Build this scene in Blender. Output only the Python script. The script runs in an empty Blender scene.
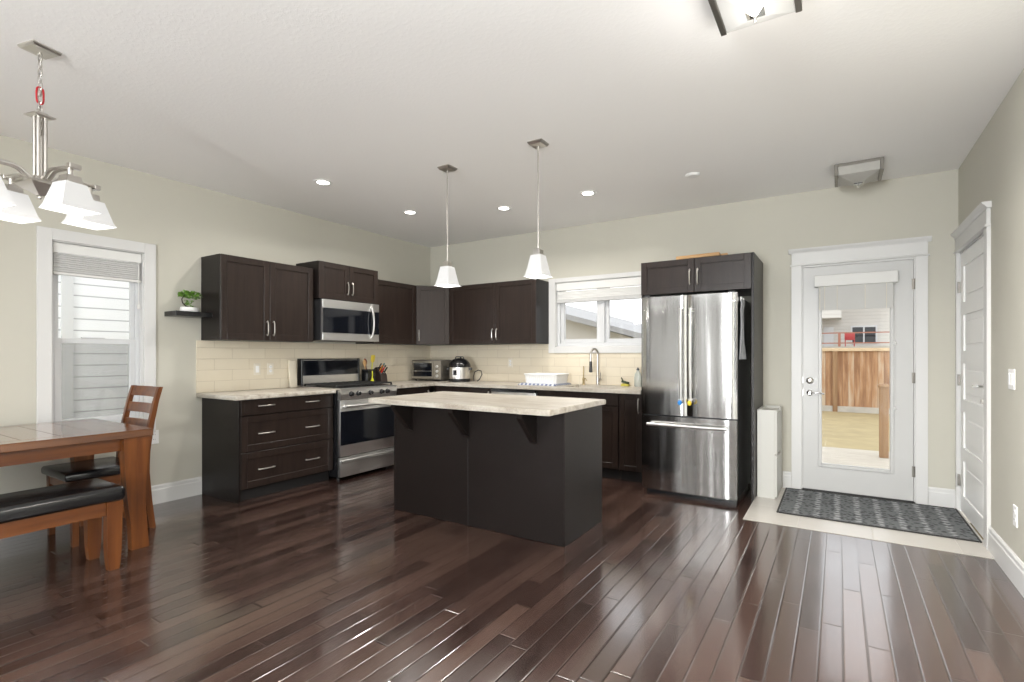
import bpy, bmesh, math, random
from mathutils import Vector, Matrix
random.seed(7)
PI = math.pi
scene = bpy.context.scene
col = scene.collection

# ------------------------------------------------------------------ camera
cd = bpy.data.cameras.new('camera'); cam = bpy.data.objects.new('camera', cd); col.objects.link(cam)
cam.location = (4.854, -5.464, 1.258)
cam.rotation_euler = (PI/2, 0, 0.568)
cd.sensor_width = 36; cd.lens = 511.0/1024*36; cd.shift_y = 0.0134; cd.clip_start = 0.03
scene.camera = cam

# ------------------------------------------------------------------ exposure, world
scene.view_settings.view_transform = 'Standard'
scene.view_settings.look = 'None'
scene.view_settings.gamma = 1
scene.view_settings.use_curve_mapping = False
scene.view_settings.exposure = 0.20
scene.cycles.max_bounces = 10; scene.cycles.diffuse_bounces = 5; scene.cycles.glossy_bounces = 5
scene.cycles.transmission_bounces = 8; scene.cycles.transparent_max_bounces = 12
scene.cycles.sample_clamp_indirect = 6.0
w = bpy.data.worlds.new('sky'); scene.world = w; w.use_nodes = True
bg = w.node_tree.nodes['Background']; bg.inputs[0].default_value = (0.96, 0.98, 1.0, 1); bg.inputs[1].default_value = 2.0

def area_light(name, loc, rot, sx, sy, power, color=(1, 1, 1), shape='RECTANGLE', spread=PI):
    l = bpy.data.lights.new(name, 'AREA'); l.shape = shape; l.size = sx; l.size_y = sy; l.energy = power
    l.color = color; l.spread = spread
    o = bpy.data.objects.new(name, l); o.location = loc; o.rotation_euler = rot; col.objects.link(o); return o

def point_light(name, loc, power, radius=0.05, color=(1, .965, .92)):
    l = bpy.data.lights.new(name, 'POINT'); l.energy = power; l.shadow_soft_size = radius; l.color = color
    o = bpy.data.objects.new(name, l); o.location = loc; col.objects.link(o); return o

W_IN = 5.68
# added fill lamps outside invented, unseen windows behind and beside the camera
area_light('added_fill_rear', (3.85, -9.32, 1.35), (PI/2, 0, 0), 1.1, 2.2, 335, (.97, .99, 1))
area_light('added_fill_side', (-.32, -7.55, 1.20), (PI/2, 0, -PI/2), 2.1, 1.8, 900, (.97, .99, 1))
area_light('added_fill_east', (W_IN+.32, -4.75, 1.40), (PI/2, 0, PI/2), 2.1, 1.5, 10, (.97, .99, 1))

# ------------------------------------------------------------------ materials
def new_mat(name):
    m = bpy.data.materials.new(name); m.use_nodes = True
    return m, m.node_tree.nodes, m.node_tree.links, m.node_tree.nodes['Principled BSDF']

def plain(name, rgb, rough=.5, metal=0, bump=0, bscale=200, stretch=(1, 1, 1), vary=0, vscale=8, coat=0, spec=.5):
    m, N, L, b = new_mat(name)
    b.inputs['Base Color'].default_value = (*rgb, 1); b.inputs['Roughness'].default_value = rough
    b.inputs['Metallic'].default_value = metal; b.inputs['Coat Weight'].default_value = coat
    b.inputs['Specular IOR Level'].default_value = spec
    tc = N.new('ShaderNodeTexCoord'); mp = N.new('ShaderNodeMapping'); mp.inputs['Scale'].default_value = stretch
    L.new(tc.outputs['Object'], mp.inputs[0])
    nz = N.new('ShaderNodeTexNoise'); nz.inputs['Scale'].default_value = vscale; nz.inputs['Detail'].default_value = 3
    L.new(mp.outputs[0], nz.inputs[0])
    hs = N.new('ShaderNodeMix'); hs.data_type = 'RGBA'
    hs.inputs[6].default_value = tuple(c*(1-vary) for c in rgb)+(1,); hs.inputs[7].default_value = tuple(min(1, c*(1+vary)) for c in rgb)+(1,)
    L.new(nz.outputs[0], hs.inputs[0]); L.new(hs.outputs[2], b.inputs['Base Color'])
    if bump:
        n2 = N.new('ShaderNodeTexNoise'); n2.inputs['Scale'].default_value = bscale; n2.inputs['Detail'].default_value = 3
        L.new(mp.outputs[0], n2.inputs[0])
        bp = N.new('ShaderNodeBump'); bp.inputs['Strength'].default_value = bump; bp.inputs['Distance'].default_value = .01
        L.new(n2.outputs[0], bp.inputs['Height']); L.new(bp.outputs[0], b.inputs['Normal'])
    return m

def emissive(name, rgb, strength, base=(.9, .9, .9)):
    m, N, L, b = new_mat(name)
    b.inputs['Base Color'].default_value = (*base, 1); b.inputs['Roughness'].default_value = .3
    b.inputs['Emission Color'].default_value = (*rgb, 1); b.inputs['Emission Strength'].default_value = strength
    return m

class NT:
    """small helper for math node chains"""
    def __init__(s, m): s.N = m.node_tree.nodes; s.L = m.node_tree.links
    def put(s, sock, v):
        if isinstance(v, (int, float)): sock.default_value = v
        else: s.L.new(v, sock)
    def m(s, op, a, b=0, c=0):
        n = s.N.new('ShaderNodeMath'); n.operation = op
        s.put(n.inputs[0], a); s.put(n.inputs[1], b); s.put(n.inputs[2], c); return n.outputs[0]
    def xyz(s):
        tc = s.N.new('ShaderNodeTexCoord'); sp = s.N.new('ShaderNodeSeparateXYZ'); s.L.new(tc.outputs['Object'], sp.inputs[0]); return sp.outputs
    def comb(s, x, y, z=0):
        n = s.N.new('ShaderNodeCombineXYZ'); s.put(n.inputs[0], x); s.put(n.inputs[1], y); s.put(n.inputs[2], z); return n.outputs[0]
    def white(s, vec):
        n = s.N.new('ShaderNodeTexWhiteNoise'); n.noise_dimensions = '3D'; s.L.new(vec, n.inputs[0]); return n.outputs[0]
    def noise(s, vec, scale, detail=3):
        n = s.N.new('ShaderNodeTexNoise'); n.inputs['Scale'].default_value = scale; n.inputs['Detail'].default_value = detail
        s.L.new(vec, n.inputs[0]); return n.outputs[0]
    def ramp(s, f, stops):
        n = s.N.new('ShaderNodeValToRGB'); e = n.color_ramp.elements
        e[0].position = stops[0][0]; e[0].color = (*stops[0][1], 1); e[1].position = stops[-1][0]; e[1].color = (*stops[-1][1], 1)
        for p, c in stops[1:-1]:
            q = e.new(p); q.color = (*c, 1)
        s.L.new(f, n.inputs[0]); return n.outputs[0]
    def mix(s, f, a, b):
        n = s.N.new('ShaderNodeMix'); n.data_type = 'RGBA'; s.put(n.inputs[0], f)
        for i, v in ((6, a), (7, b)):
            if isinstance(v, tuple): n.inputs[i].default_value = (*v, 1)
            else: s.L.new(v, n.inputs[i])
        return n.outputs[2]
    def maprange(s, v, a, b, c, d):
        n = s.N.new('ShaderNodeMapRange'); s.put(n.inputs[0], v)
        for i, q in enumerate((a, b, c, d)): n.inputs[i+1].default_value = q
        return n.outputs[0]
    def bump(s, h, strength, dist=.01):
        n = s.N.new('ShaderNodeBump'); n.inputs['Strength'].default_value = strength; n.inputs['Distance'].default_value = dist
        s.L.new(h, n.inputs['Height']); return n.outputs[0]

def plank_mat():
    m, N, L, b = new_mat('dark_wood_planks'); t = NT(m); X, Y, Z = t.xyz()
    W_, LEN = .087, 1.05
    u = t.m('DIVIDE', X, W_); row = t.m('FLOOR', u)
    r1 = t.white(t.comb(row, 3.1, 0))
    v = t.m('ADD', t.m('DIVIDE', Y, LEN), t.m('MULTIPLY', r1, 7.0)); idx = t.m('FLOOR', v)
    rnd = t.white(t.comb(row, idx, 1.7))
    fx = t.m('FRACT', u); fy = t.m('FRACT', v)
    dx = t.m('MULTIPLY', t.m('MINIMUM', fx, t.m('SUBTRACT', 1, fx)), W_)
    dy = t.m('MULTIPLY', t.m('MINIMUM', fy, t.m('SUBTRACT', 1, fy)), LEN)
    d = t.m('MINIMUM', dx, dy)
    seam = t.maprange(d, .0010, .0028, 0, 1)
    edge = t.maprange(d, .0, .006, 0, 1)
    gv = t.comb(t.m('MULTIPLY', X, 55), t.m('ADD', t.m('MULTIPLY', Y, 2.4), t.m('MULTIPLY', rnd, 40)), rnd)
    grain = t.noise(gv, 1.0, 5)
    blot = t.noise(t.comb(t.m('MULTIPLY', X, 6), t.m('ADD', t.m('MULTIPLY', Y, 2.5), t.m('MULTIPLY', rnd, 30)), rnd), 1.0, 4)
    f = t.m('ADD', t.m('ADD', t.m('MULTIPLY', rnd, .45), t.m('MULTIPLY', grain, .25)), t.m('MULTIPLY', blot, .4))
    c = t.ramp(f, [(.2, (.018, .0092, .0075)), (.5, (.040, .0210, .0168)), (.8, (.078, .045, .0345))])
    c = t.mix(seam, (.010, .007, .006), c)
    L.new(c, b.inputs['Base Color'])
    L.new(t.maprange(blot, .3, .7, .13, .21), b.inputs['Roughness'])
    scr = t.noise(t.comb(t.m('MULTIPLY', X, 9), t.m('ADD', t.m('MULTIPLY', Y, 3), t.m('MULTIPLY', rnd, 9)), 0), 1.0, 2)
    tilt = t.m('MULTIPLY', t.m('SUBTRACT', fx, .5), t.m('MULTIPLY', t.m('SUBTRACT', rnd, .5), .10))
    b.inputs['Specular IOR Level'].default_value = 1.0; b.inputs['Coat Weight'].default_value = .5; b.inputs['Coat Roughness'].default_value = .13
    h = t.m('ADD', t.m('ADD', t.m('MULTIPLY', edge, .20), t.m('MULTIPLY', scr, .05)), t.m('ADD', t.m('MULTIPLY', grain, .02), tilt))
    L.new(t.bump(h, .5, .01), b.inputs['Normal'])
    return m

def tile_mat(name, wx, wz, axis, rgb1, rgb2, grout, rough, z0=0, gap=.0016, offset=.5):
    """running-bond tiles; axis gives which horizontal coordinate runs along the wall ('y' or 'x'); 'floor' uses x,y"""
    m, N, L, b = new_mat(name); t = NT(m); X, Y, Z = t.xyz()
    U, V = {'y': (Y, Z), 'x': (X, Z), 'floor': (X, Y)}[axis]
    v = t.m('DIVIDE', t.m('SUBTRACT', V, z0), wz); row = t.m('FLOOR', v)
    sh = t.m('MULTIPLY', t.m('MODULO', t.m('ADD', row, 100), 2), offset)
    u = t.m('ADD', t.m('DIVIDE', U, wx), sh); idx = t.m('FLOOR', u)
    rnd = t.white(t.comb(row, idx, .3))
    fx = t.m('FRACT', u); fy = t.m('FRACT', v)
    dx = t.m('MULTIPLY', t.m('MINIMUM', fx, t.m('SUBTRACT', 1, fx)), wx)
    dy = t.m('MULTIPLY', t.m('MINIMUM', fy, t.m('SUBTRACT', 1, fy)), wz)
    d = t.m('MINIMUM', dx, dy)
    seam = t.maprange(d, gap*.5, gap*1.3, 0, 1)
    sp = t.noise(t.comb(X, Y, Z), 9, 4)
    c = t.mix(t.m('ADD', t.m('MULTIPLY', rnd, .5), t.m('MULTIPLY', sp, .5)), rgb1, rgb2)
    L.new(t.mix(seam, grout, c), b.inputs['Base Color'])
    L.new(t.maprange(seam, 0, 1, .8, rough), b.inputs['Roughness'])
    L.new(t.bump(t.maprange(d, 0, .004, 0, 1), .35, .004), b.inputs['Normal'])
    return m

def steel_mat(name, rgb=(.62, .62, .61), rough=.24, wav=0, axis='x', wscale=7):
    m, N, L, b = new_mat(name); t = NT(m); X, Y, Z = t.xyz()
    b.inputs['Metallic'].default_value = 1; b.inputs['Base Color'].default_value = (*rgb, 1)
    A = {'x': X, 'y': Y, 'z': Z}[axis]
    fine = t.noise(t.comb(t.m('MULTIPLY', X, 3 if axis != 'x' else 260), t.m('MULTIPLY', Y, 3 if axis != 'y' else 260), t.m('MULTIPLY', Z, 2 if axis != 'z' else 260)), 1.0, 2)
    L.new(t.maprange(fine, .3, .7, rough-.02, rough+.035), b.inputs['Roughness'])
    if wav:
        lo = t.noise(t.comb(t.m('MULTIPLY', A, wscale), t.m('MULTIPLY', Z, .35), 2.3), 1.0, 1)
        L.new(t.bump(t.m('ADD', t.m('MULTIPLY', lo, wav), t.m('MULTIPLY', fine, .0008)), .9, .02), b.inputs['Normal'])
    return m

def wood_mat(name, c1, c2, rough, axis='x', scale=1.0, coat=0):
    m, N, L, b = new_mat(name); t = NT(m); X, Y, Z = t.xyz()
    k = {'x': (3, 40, 40), 'y': (40, 3, 40), 'z': (40, 40, 3)}[axis]
    vec = t.comb(t.m('MULTIPLY', X, k[0]*scale), t.m('MULTIPLY', Y, k[1]*scale), t.m('MULTIPLY', Z, k[2]*scale))
    g = t.noise(vec, 1.0, 5)
    L.new(t.ramp(g, [(.3, c1), (.7, c2)]), b.inputs['Base Color'])
    b.inputs['Roughness'].default_value = rough; b.inputs['Coat Weight'].default_value = coat
    b.inputs['Coat Roughness'].default_value = .12; b.inputs['Specular IOR Level'].default_value = .36
    L.new(t.bump(g, .08, .004), b.inputs['Normal'])
    return m

def stone_mat(name):
    m, N, L, b = new_mat(name); t = NT(m); X, Y, Z = t.xyz()
    s1 = t.noise(t.comb(t.m('MULTIPLY', X, 3), t.m('MULTIPLY', Y, 17), t.m('MULTIPLY', Z, 17)), 1.0, 6)
    s2 = t.noise(t.comb(X, Y, Z), 60, 3)
    f = t.m('ADD', t.m('MULTIPLY', s1, .75), t.m('MULTIPLY', s2, .25))
    L.new(t.ramp(f, [(.33, (.29, .245, .195)), (.47, (.43, .39, .33)), (.62, (.555, .525, .465))]), b.inputs['Base Color'])
    b.inputs['Roughness'].default_value = .28
    return m

def glass_mat(name, rgb=(1, 1, 1), f0=.06):
    m, N, L, b = new_mat(name); out = N['Material Output']; N.remove(b)
    tr = N.new('ShaderNodeBsdfTransparent'); tr.inputs[0].default_value = (*rgb, 1)
    gl = N.new('ShaderNodeBsdfGlossy'); gl.inputs['Roughness'].default_value = .02
    fr = N.new('ShaderNodeFresnel'); fr.inputs[0].default_value = 1.45
    mx = N.new('ShaderNodeMixShader'); L.new(fr.outputs[0], mx.inputs[0]); L.new(tr.outputs[0], mx.inputs[1]); L.new(gl.outputs[0], mx.inputs[2])
    L.new(mx.outputs[0], out.inputs[0]); return m

def sheer_mat(name, rgb, alpha):
    m, N, L, b = new_mat(name); b.inputs['Base Color'].default_value = (*rgb, 1); b.inputs['Alpha'].default_value = alpha
    b.inputs['Roughness'].default_value = .9
    return m

def siding_mat(name, rgb, lap, dark):
    m, N, L, b = new_mat(name); t = NT(m); X, Y, Z = t.xyz()
    f = t.m('FRACT', t.m('DIVIDE', Z, lap))
    nz = t.noise(t.comb(X, Y, t.m('MULTIPLY', Z, 12)), 3, 3)
    c = t.mix(nz, tuple(q*.93 for q in rgb), rgb)
    L.new(t.mix(t.maprange(f, .02, .12, 1, 0), c, dark), b.inputs['Base Color']); b.inputs['Roughness'].default_value = .6
    L.new(t.bump(t.m('SUBTRACT', 1, f), .8, .03), b.inputs['Normal'])
    return m

def fence_mat():
    m, N, L, b = new_mat('weathered_cedar_boards'); t = NT(m); X, Y, Z = t.xyz()
    u = t.m('DIVIDE', X, .14); idx = t.m('FLOOR', u); fx = t.m('FRACT', u)
    rnd = t.white(t.comb(idx, 2, 5))
    g = t.noise(t.comb(t.m('MULTIPLY', X, 9), 0, t.m('ADD', t.m('MULTIPLY', Z, 1.1), t.m('MULTIPLY', rnd, 9))), 1.0, 5)
    c = t.ramp(t.m('ADD', t.m('MULTIPLY', g, .8), t.m('MULTIPLY', rnd, .25)), [(.34, (.27, .135, .065)), (.50, (.44, .25, .13)), (.68, (.56, .45, .33))])
    e = t.maprange(t.m('MINIMUM', fx, t.m('SUBTRACT', 1, fx)), .0, .05, 0, 1)
    L.new(t.mix(e, (.16, .08, .04), c), b.inputs['Base Color']); b.inputs['Roughness'].default_value = .85
    return m

def rug_mat():
    m, N, L, b = new_mat('charcoal_patterned_mat'); t = NT(m); X, Y, Z = t.xyz()
    w1 = t.m('ABSOLUTE', t.m('SINE', t.m('MULTIPLY', X, 23)))
    w2 = t.m('ABSOLUTE', t.m('SINE', t.m('MULTIPLY', Y, 46)))
    band = t.maprange(w1, .80, .98, 0, 1)
    vo = N.new('ShaderNodeTexVoronoi'); vo.inputs['Scale'].default_value = 30; L.new(t.comb(X, Y, 0), vo.inputs[0])
    mot = t.maprange(vo.outputs['Distance'], .25, .5, 0, 1)
    nz = t.noise(t.comb(X, Y, 0), 160, 3)
    f = t.m('ADD', t.m('MULTIPLY', band, t.m('MULTIPLY', w2, .36)), t.m('MULTIPLY', mot, .40))
    f = t.m('ADD', t.m('MULTIPLY', f, .9), t.m('MULTIPLY', t.m('SUBTRACT', nz, .5), .35))
    L.new(t.ramp(f, [(.05, (.065, .068, .072)), (.42, (.18, .19, .195)), (.85, (.50, .51, .51))]), b.inputs['Base Color'])
    b.inputs['Roughness'].default_value = .95; b.inputs['Specular IOR Level'].default_value = .1
    L.new(t.bump(nz, .6, .004), b.inputs['Normal'])
    return m

def ceiling_mat():
    m, N, L, b = new_mat('white_knockdown_ceiling'); t = NT(m); X, Y, Z = t.xyz()
    b.inputs['Base Color'].default_value = (.90, .895, .885, 1); b.inputs['Roughness'].default_value = .85
    n = t.noise(t.comb(X, Y, 0), 45, 3)
    L.new(t.bump(t.maprange(n, .48, .62, 0, 1), .07, .006), b.inputs['Normal']); return m

M = {}
M['wall'] = plain('greige_wall_paint', (.535, .52, .452), .75, bump=.05, bscale=260, vary=.01)
M['rear_dark'] = plain('darkened_rear_wall_paint', (.15, .145, .135), .8, bump=.05, bscale=260)  # unseen rear wall, darkened to keep the refrigerator's reflections grey
M['ceiling'] = ceiling_mat()
M['planks'] = plank_mat()
M['floor_tile'] = tile_mat('cream_floor_tile', .46, .46, 'floor', (.50, .475, .435), (.56, .535, .495), (.41, .39, .35), .25, z0=-1.22, offset=0)
M['splash_y'] = tile_mat('cream_wall_tile_side', .33, .102, 'y', (.68, .605, .475), (.73, .665, .535), (.45, .385, .29), .22, z0=.914)
M['splash_x'] = tile_mat('cream_wall_tile_back', .33, .102, 'x', (.68, .605, .475), (.73, .665, .535), (.45, .385, .29), .22, z0=.914)
M['trim'] = plain('white_painted_trim', (.65, .65, .64), .38)
M['doorwhite'] = plain('white_door_paint', (.55, .55, .54), .35)
M['espresso'] = wood_mat('espresso_cabinet_wood', (.0155, .0098, .0078), (.026, .0165, .0130), .34, 'z', .8)
M['espresso_flat'] = plain('espresso_panel', (.0095, .0068, .0060), .36, vary=.15, vscale=6, spec=.26)
M['toe'] = plain('black_toe_kick', (.008, .007, .007), .6)
M['stone'] = stone_mat('beige_streaked_laminate')
M['nickel'] = plain('brushed_nickel', (.60, .575, .54), .28, 1)
M['rail_nickel'] = plain('aged_nickel', (.27, .255, .23), .35, 1)
M['chrome'] = plain('polished_chrome', (.78, .78, .77), .12, 1)
M['steel'] = plain('stainless_steel', (.74, .735, .72), .33, 1)
M['fridge_steel'] = steel_mat('fridge_stainless', (.47, .465, .455), .13, wav=.50, axis='x', wscale=6.5)
M['steel_dark'] = plain('dark_grey_steel', (.05, .05, .052), .4, .6)
M['black'] = plain('black_enamel', (.008, .008, .009), .25)
M['black_matte'] = plain('black_iron', (.012, .012, .012), .6)
M['black_glass'] = plain('black_glass', (.005, .006, .009), .06)
M['leather'] = plain('black_leatherette', (.006, .006, .007), .22, bump=.12, bscale=14, spec=.6)
M['cherry'] = wood_mat('reddish_brown_wood', (.075, .020, .0035), (.165, .052, .010), .30, 'y', .55, coat=.2)
M['tabletop'] = wood_mat('polished_table_wood', (.085, .030, .010), (.170, .065, .022), .16, 'y', .55, coat=.8)
for l_ in list(M['tabletop'].node_tree.links):
    if l_.to_socket.name == 'Normal': M['tabletop'].node_tree.links.remove(l_)
M['cherry_z'] = wood_mat('reddish_brown_wood_upright', (.075, .020, .0035), (.165, .052, .010), .36, 'z', .55, coat=.1)
M['glass'] = glass_mat('window_glass')
M['screen'] = sheer_mat('grey_insect_screen', (.25, .26, .27), .30)
M['sheer'] = sheer_mat('pale_grey_shade_fabric', (.62, .62, .60), .85)
M['blind'] = plain('white_blind', (.72, .72, .70), .6)
M['blind_grey'] = plain('grey_woven_shade', (.56, .56, .55), .85, bump=.4, bscale=60, stretch=(1, 1, 14), vary=.25, vscale=30)
M['vinyl'] = plain('white_vinyl', (.62, .63, .64), .35)
M['shade_lit'] = emissive('lit_frosted_glass', (1, .985, .96), .30, (.42, .42, .42))
M['bulb'] = emissive('lit_bulb', (1, .96, .90), 8.0)
M['pot_lit'] = emissive('lit_downlight_lens', (1, .96, .90), 14.0)
M['flush_lit'] = emissive('lit_alabaster_glass', (1, .97, .91), .22, (.32, .32, .31))
M['flush_off'] = plain('unlit_frosted_glass', (.42, .41, .38), .4, vary=.10, vscale=14)
M['plastic_white'] = plain('white_plastic', (.82, .82, .81), .4)
M['lifted_white'] = plain('door_white_lifted_for_shade', (.88, .88, .87), .35)  # door white raised above the trim to offset the shade on it
M['shoe_white'] = plain('off_white_melamine', (.55, .545, .51), .4)
M['plate'] = plain('ivory_plastic', (.72, .67, .57), .4)
M['red'] = plain('red_metal', (.45, .02, .03), .35)
M['leaf'] = plain('green_leaves', (.13, .27, .035), .5, vary=.55, vscale=45)
M['stem'] = plain('dark_brown_stem', (.03, .018, .012), .7)
M['rug'] = rug_mat()

# ------------------------------------------------------------------ mesh builder
class MB:
    def __init__(s, frame=None):
        s.bm = bmesh.new(); s.F = frame or Matrix.Identity(4)
    def _in(s, b2):
        b2.transform(s.F)
        me = bpy.data.meshes.new('tmp'); b2.to_mesh(me); b2.free(); s.bm.from_mesh(me); bpy.data.meshes.remove(me); return s
    def box(s, x0, x1, y0, y1, z0, z1, bev=0, seg=1):
        b = bmesh.new()
        bmesh.ops.create_cube(b, size=1)
        for v in b.verts:
            v.co = Vector((x0+(v.co.x+.5)*(x1-x0), y0+(v.co.y+.5)*(y1-y0), z0+(v.co.z+.5)*(z1-z0)))
        if bev: bmesh.ops.bevel(b, geom=b.edges[:], offset=bev, segments=seg, affect='EDGES', profile=.5)
        return s._in(b)
    def prism(s, pts, axis, a0, a1, bev=0, seg=1):
        """polygon in the plane normal to axis: axis 'x' -> (y,z), 'y' -> (x,z), 'z' -> (x,y)"""
        f = {'x': lambda p, a: (a, p[0], p[1]), 'y': lambda p, a: (p[0], a, p[1]), 'z': lambda p, a: (p[0], p[1], a)}[axis]
        b = bmesh.new(); A = [b.verts.new(f(p, a0)) for p in pts]; B = [b.verts.new(f(p, a1)) for p in pts]; n = len(pts)
        b.faces.new(A); b.faces.new(B[::-1])
        for i in range(n): b.faces.new((A[i], B[i], B[(i+1) % n], A[(i+1) % n]))
        bmesh.ops.recalc_face_normals(b, faces=b.faces[:])
        if bev: bmesh.ops.bevel(b, geom=b.edges[:], offset=bev, segments=seg, affect='EDGES')
        return s._in(b)
    def loft(s, rings, cap=True, close=False):
        b = bmesh.new(); R = [[b.verts.new(p) for p in r] for r in rings]; n = len(rings[0])
        for k in range(len(R)-1):
            for i in range(n): b.faces.new((R[k][i], R[k][(i+1) % n], R[k+1][(i+1) % n], R[k+1][i]))
        if close:
            for i in range(n): b.faces.new((R[-1][i], R[-1][(i+1) % n], R[0][(i+1) % n], R[0][i]))
        elif cap:
            b.faces.new(R[0][::-1]); b.faces.new(R[-1])
        bmesh.ops.recalc_face_normals(b, faces=b.faces[:])
        return s._in(b)
    def lathe(s, prof, c=(0, 0, 0), seg=24, cap=True):
        return s.loft([[(c[0]+r*math.cos(2*PI*i/seg), c[1]+r*math.sin(2*PI*i/seg), c[2]+z) for i in range(seg)] for r, z in prof], cap)
    def cyl(s, p0, p1, r, r2=None, seg=16):
        return s.tube([p0, p1], r, seg, r2)
    def tube(s, pts, r, seg=10, r2=None, close=False, flat=1.0):
        P = [Vector(p) for p in pts]; n = len(P); rings = []; up = None
        for i in range(n):
            if close: d = (P[(i+1) % n]-P[i-1]).normalized()
            else: d = ((P[min(i+1, n-1)]-P[i]).normalized()+(P[i]-P[max(i-1, 0)]).normalized()).normalized()
            if up is None: up = Vector((0, 0, 1)) if abs(d.z) < .9 else Vector((1, 0, 0))
            a = d.cross(up).normalized(); up = a.cross(d).normalized()
            rr = r if r2 is None else r+(r2-r)*i/(n-1)
            rings.append([P[i]+a*rr*math.cos(2*PI*k/seg)+up*rr*flat*math.sin(2*PI*k/seg) for k in range(seg)])
        return s.loft(rings, True, close)
    def sq(s, secs, c=(0, 0), rot=0):
        """stack of square sections (half, z) about c"""
        rings = []
        for h, z in secs:
            hx, hy = h if isinstance(h, tuple) else (h, h)
            ring = []
            for a, b in ((-1, -1), (1, -1), (1, 1), (-1, 1)):
                x, y = a*hx, b*hy
                ring.append((c[0]+x*math.cos(rot)-y*math.sin(rot), c[1]+x*math.sin(rot)+y*math.cos(rot), z))
            rings.append(ring)
        return s.loft(rings)
    def sphere(s, c, r, sz=1.0, u=16, v=10):
        b = bmesh.new(); bmesh.ops.create_uvsphere(b, u_segments=u, v_segments=v, radius=r)
        for q in b.verts: q.co = Vector((q.co.x+c[0], q.co.y+c[1], q.co.z*sz+c[2]))
        return s._in(b)
    def build(s, name, mat, parent=None, smooth=True, label=None):
        me = bpy.data.meshes.new(name); s.bm.to_mesh(me); s.bm.free()
        me.materials.append(mat)
        o = bpy.data.objects.new(name, me); col.objects.link(o)
        if parent: o.parent = parent
        if smooth:
            for p in me.polygons: p.use_smooth = True
            try: me.set_sharp_from_angle(angle=math.radians(35))
            except Exception: pass
        if label: o['label'] = label
        return o

def FR(origin, U, V, N):
    U, V, N = Vector(U), Vector(V), Vector(N)
    return Matrix(((U.x, V.x, N.x, origin[0]), (U.y, V.y, N.y, origin[1]), (U.z, V.z, N.z, origin[2]), (0, 0, 0, 1)))

def thing(name, label, cat, loc=(0, 0, 0), rz=0, group=None):
    o = bpy.data.objects.new(name, None); o.empty_display_size = .1; col.objects.link(o); o.location = loc; o.rotation_euler = (0, 0, rz)
    o['label'] = label; o['category'] = cat
    if group: o['group'] = group
    return o

def tag(o, label, cat, group=None, kind=None):
    o['label'] = label; o['category'] = cat
    if group: o['group'] = group
    if kind: o['kind'] = kind
    return o

def struct(name, mb, mat, parent=None, smooth=False):
    o = mb.build(name, mat, parent, smooth)
    if not parent: o['kind'] = 'structure'
    return o

def struct_root(name):
    o = bpy.data.objects.new(name, None); o.empty_display_size = .1; col.objects.link(o); o['kind'] = 'structure'; return o

def copy_tree(o, loc=None, rz=None, label=None, parent=None):
    c = o.copy(); col.objects.link(c)
    if parent: c.parent = parent
    if loc is not None: c.location = loc
    if rz is not None: c.rotation_euler = (0, 0, rz)
    if label: c['label'] = label
    for ch in list(o.children): copy_tree(ch, parent=c)
    return c

# ================================================================== SETTING
H, W, REAR = 2.77, 5.68, -9.0
struct('floor', MB().box(0, W, REAR, 0, -.12, 0), M['planks'])
struct('floor_tile', MB().box(4.24, W, -1.22, 0, 0, .004), M['floor_tile'])
struct('ceiling', MB().box(-.15, W+.15, REAR-.15, .15, H, H+.15), M['ceiling'])

def wall(name, axis, c0, c1, a0, a1, holes, mat):
    """slab between c0..c1 on the axis normal, from a0..a1 along, full height, with rectangular holes (b0,b1,z0,z1)"""
    mb = MB()
    def bx(p0, p1, z0, z1):
        if p1-p0 < 1e-6 or z1-z0 < 1e-6: return
        if axis == 'x': mb.box(c0, c1, p0, p1, z0, z1)
        else: mb.box(p0, p1, c0, c1, z0, z1)
    p = a0
    for b0, b1, z0, z1 in sorted(holes):
        bx(p, b0, 0, H); bx(b0, b1, 0, z0); bx(b0, b1, z1, H); p = b1
    bx(p, a1, 0, H)
    return struct(name, mb, mat)

wall('wall_left', 'x', -.15, 0, REAR, 0, [(-8.65, -6.45, .25, 2.15), (-4.125, -3.535, .69, 2.10)], M['wall'])
wall('wall_back', 'y', 0, .15, -.15, W+.15, [(1.99, 3.16, 1.35, 2.12), (4.555, 5.415, 0, 2.085)], M['wall'])
wall('wall_right', 'x', W, W+.15, REAR, 0, [(-5.85, -3.65, .62, 2.18), (-.965, -.045, 0, 2.085)], M['wall'])
wall('wall_rear', 'y', REAR-.15, REAR, -.15, W+.15, [(3.25, 4.45, .20, 2.50)], M['rear_dark'])

def baseboard(name, p0, p1, wallx=None, wally=None, side=1):
    mb = MB(); pr = [(0, 0), (.016, 0), (.016, .118), (.012, .125), (.012, .146), (.005, .158), (0, .158)]
    if wallx is not None: mb.prism([(wallx+side*a, z) for a, z in pr], 'y', p0, p1)
    else: mb.prism([(wally+side*a, z) for a, z in pr], 'x', p0, p1)
    return struct(name, mb, M['trim'])
baseboard('baseboard_left', REAR, -3.082, wallx=0, side=1)
baseboard('baseboard_right', REAR, -1.055, wallx=W, side=-1)
baseboard('baseboard_back', 5.487, W, wally=0, side=-1)
baseboard('baseboard_entry', 4.412, 4.483, wally=0, side=-1)

# tiled backsplash on both kitchen walls
struct('trim_1', MB().box(0, .008, -3.125, 0, .9145, 1.386), M['splash_y'])
mb = MB(); mb.box(.008, 1.897, -.008, 0, .9145, 1.386); mb.box(1.897, 3.249, -.008, 0, .9145, 1.276); struct('trim_2', mb, M['splash_x'])
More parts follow.
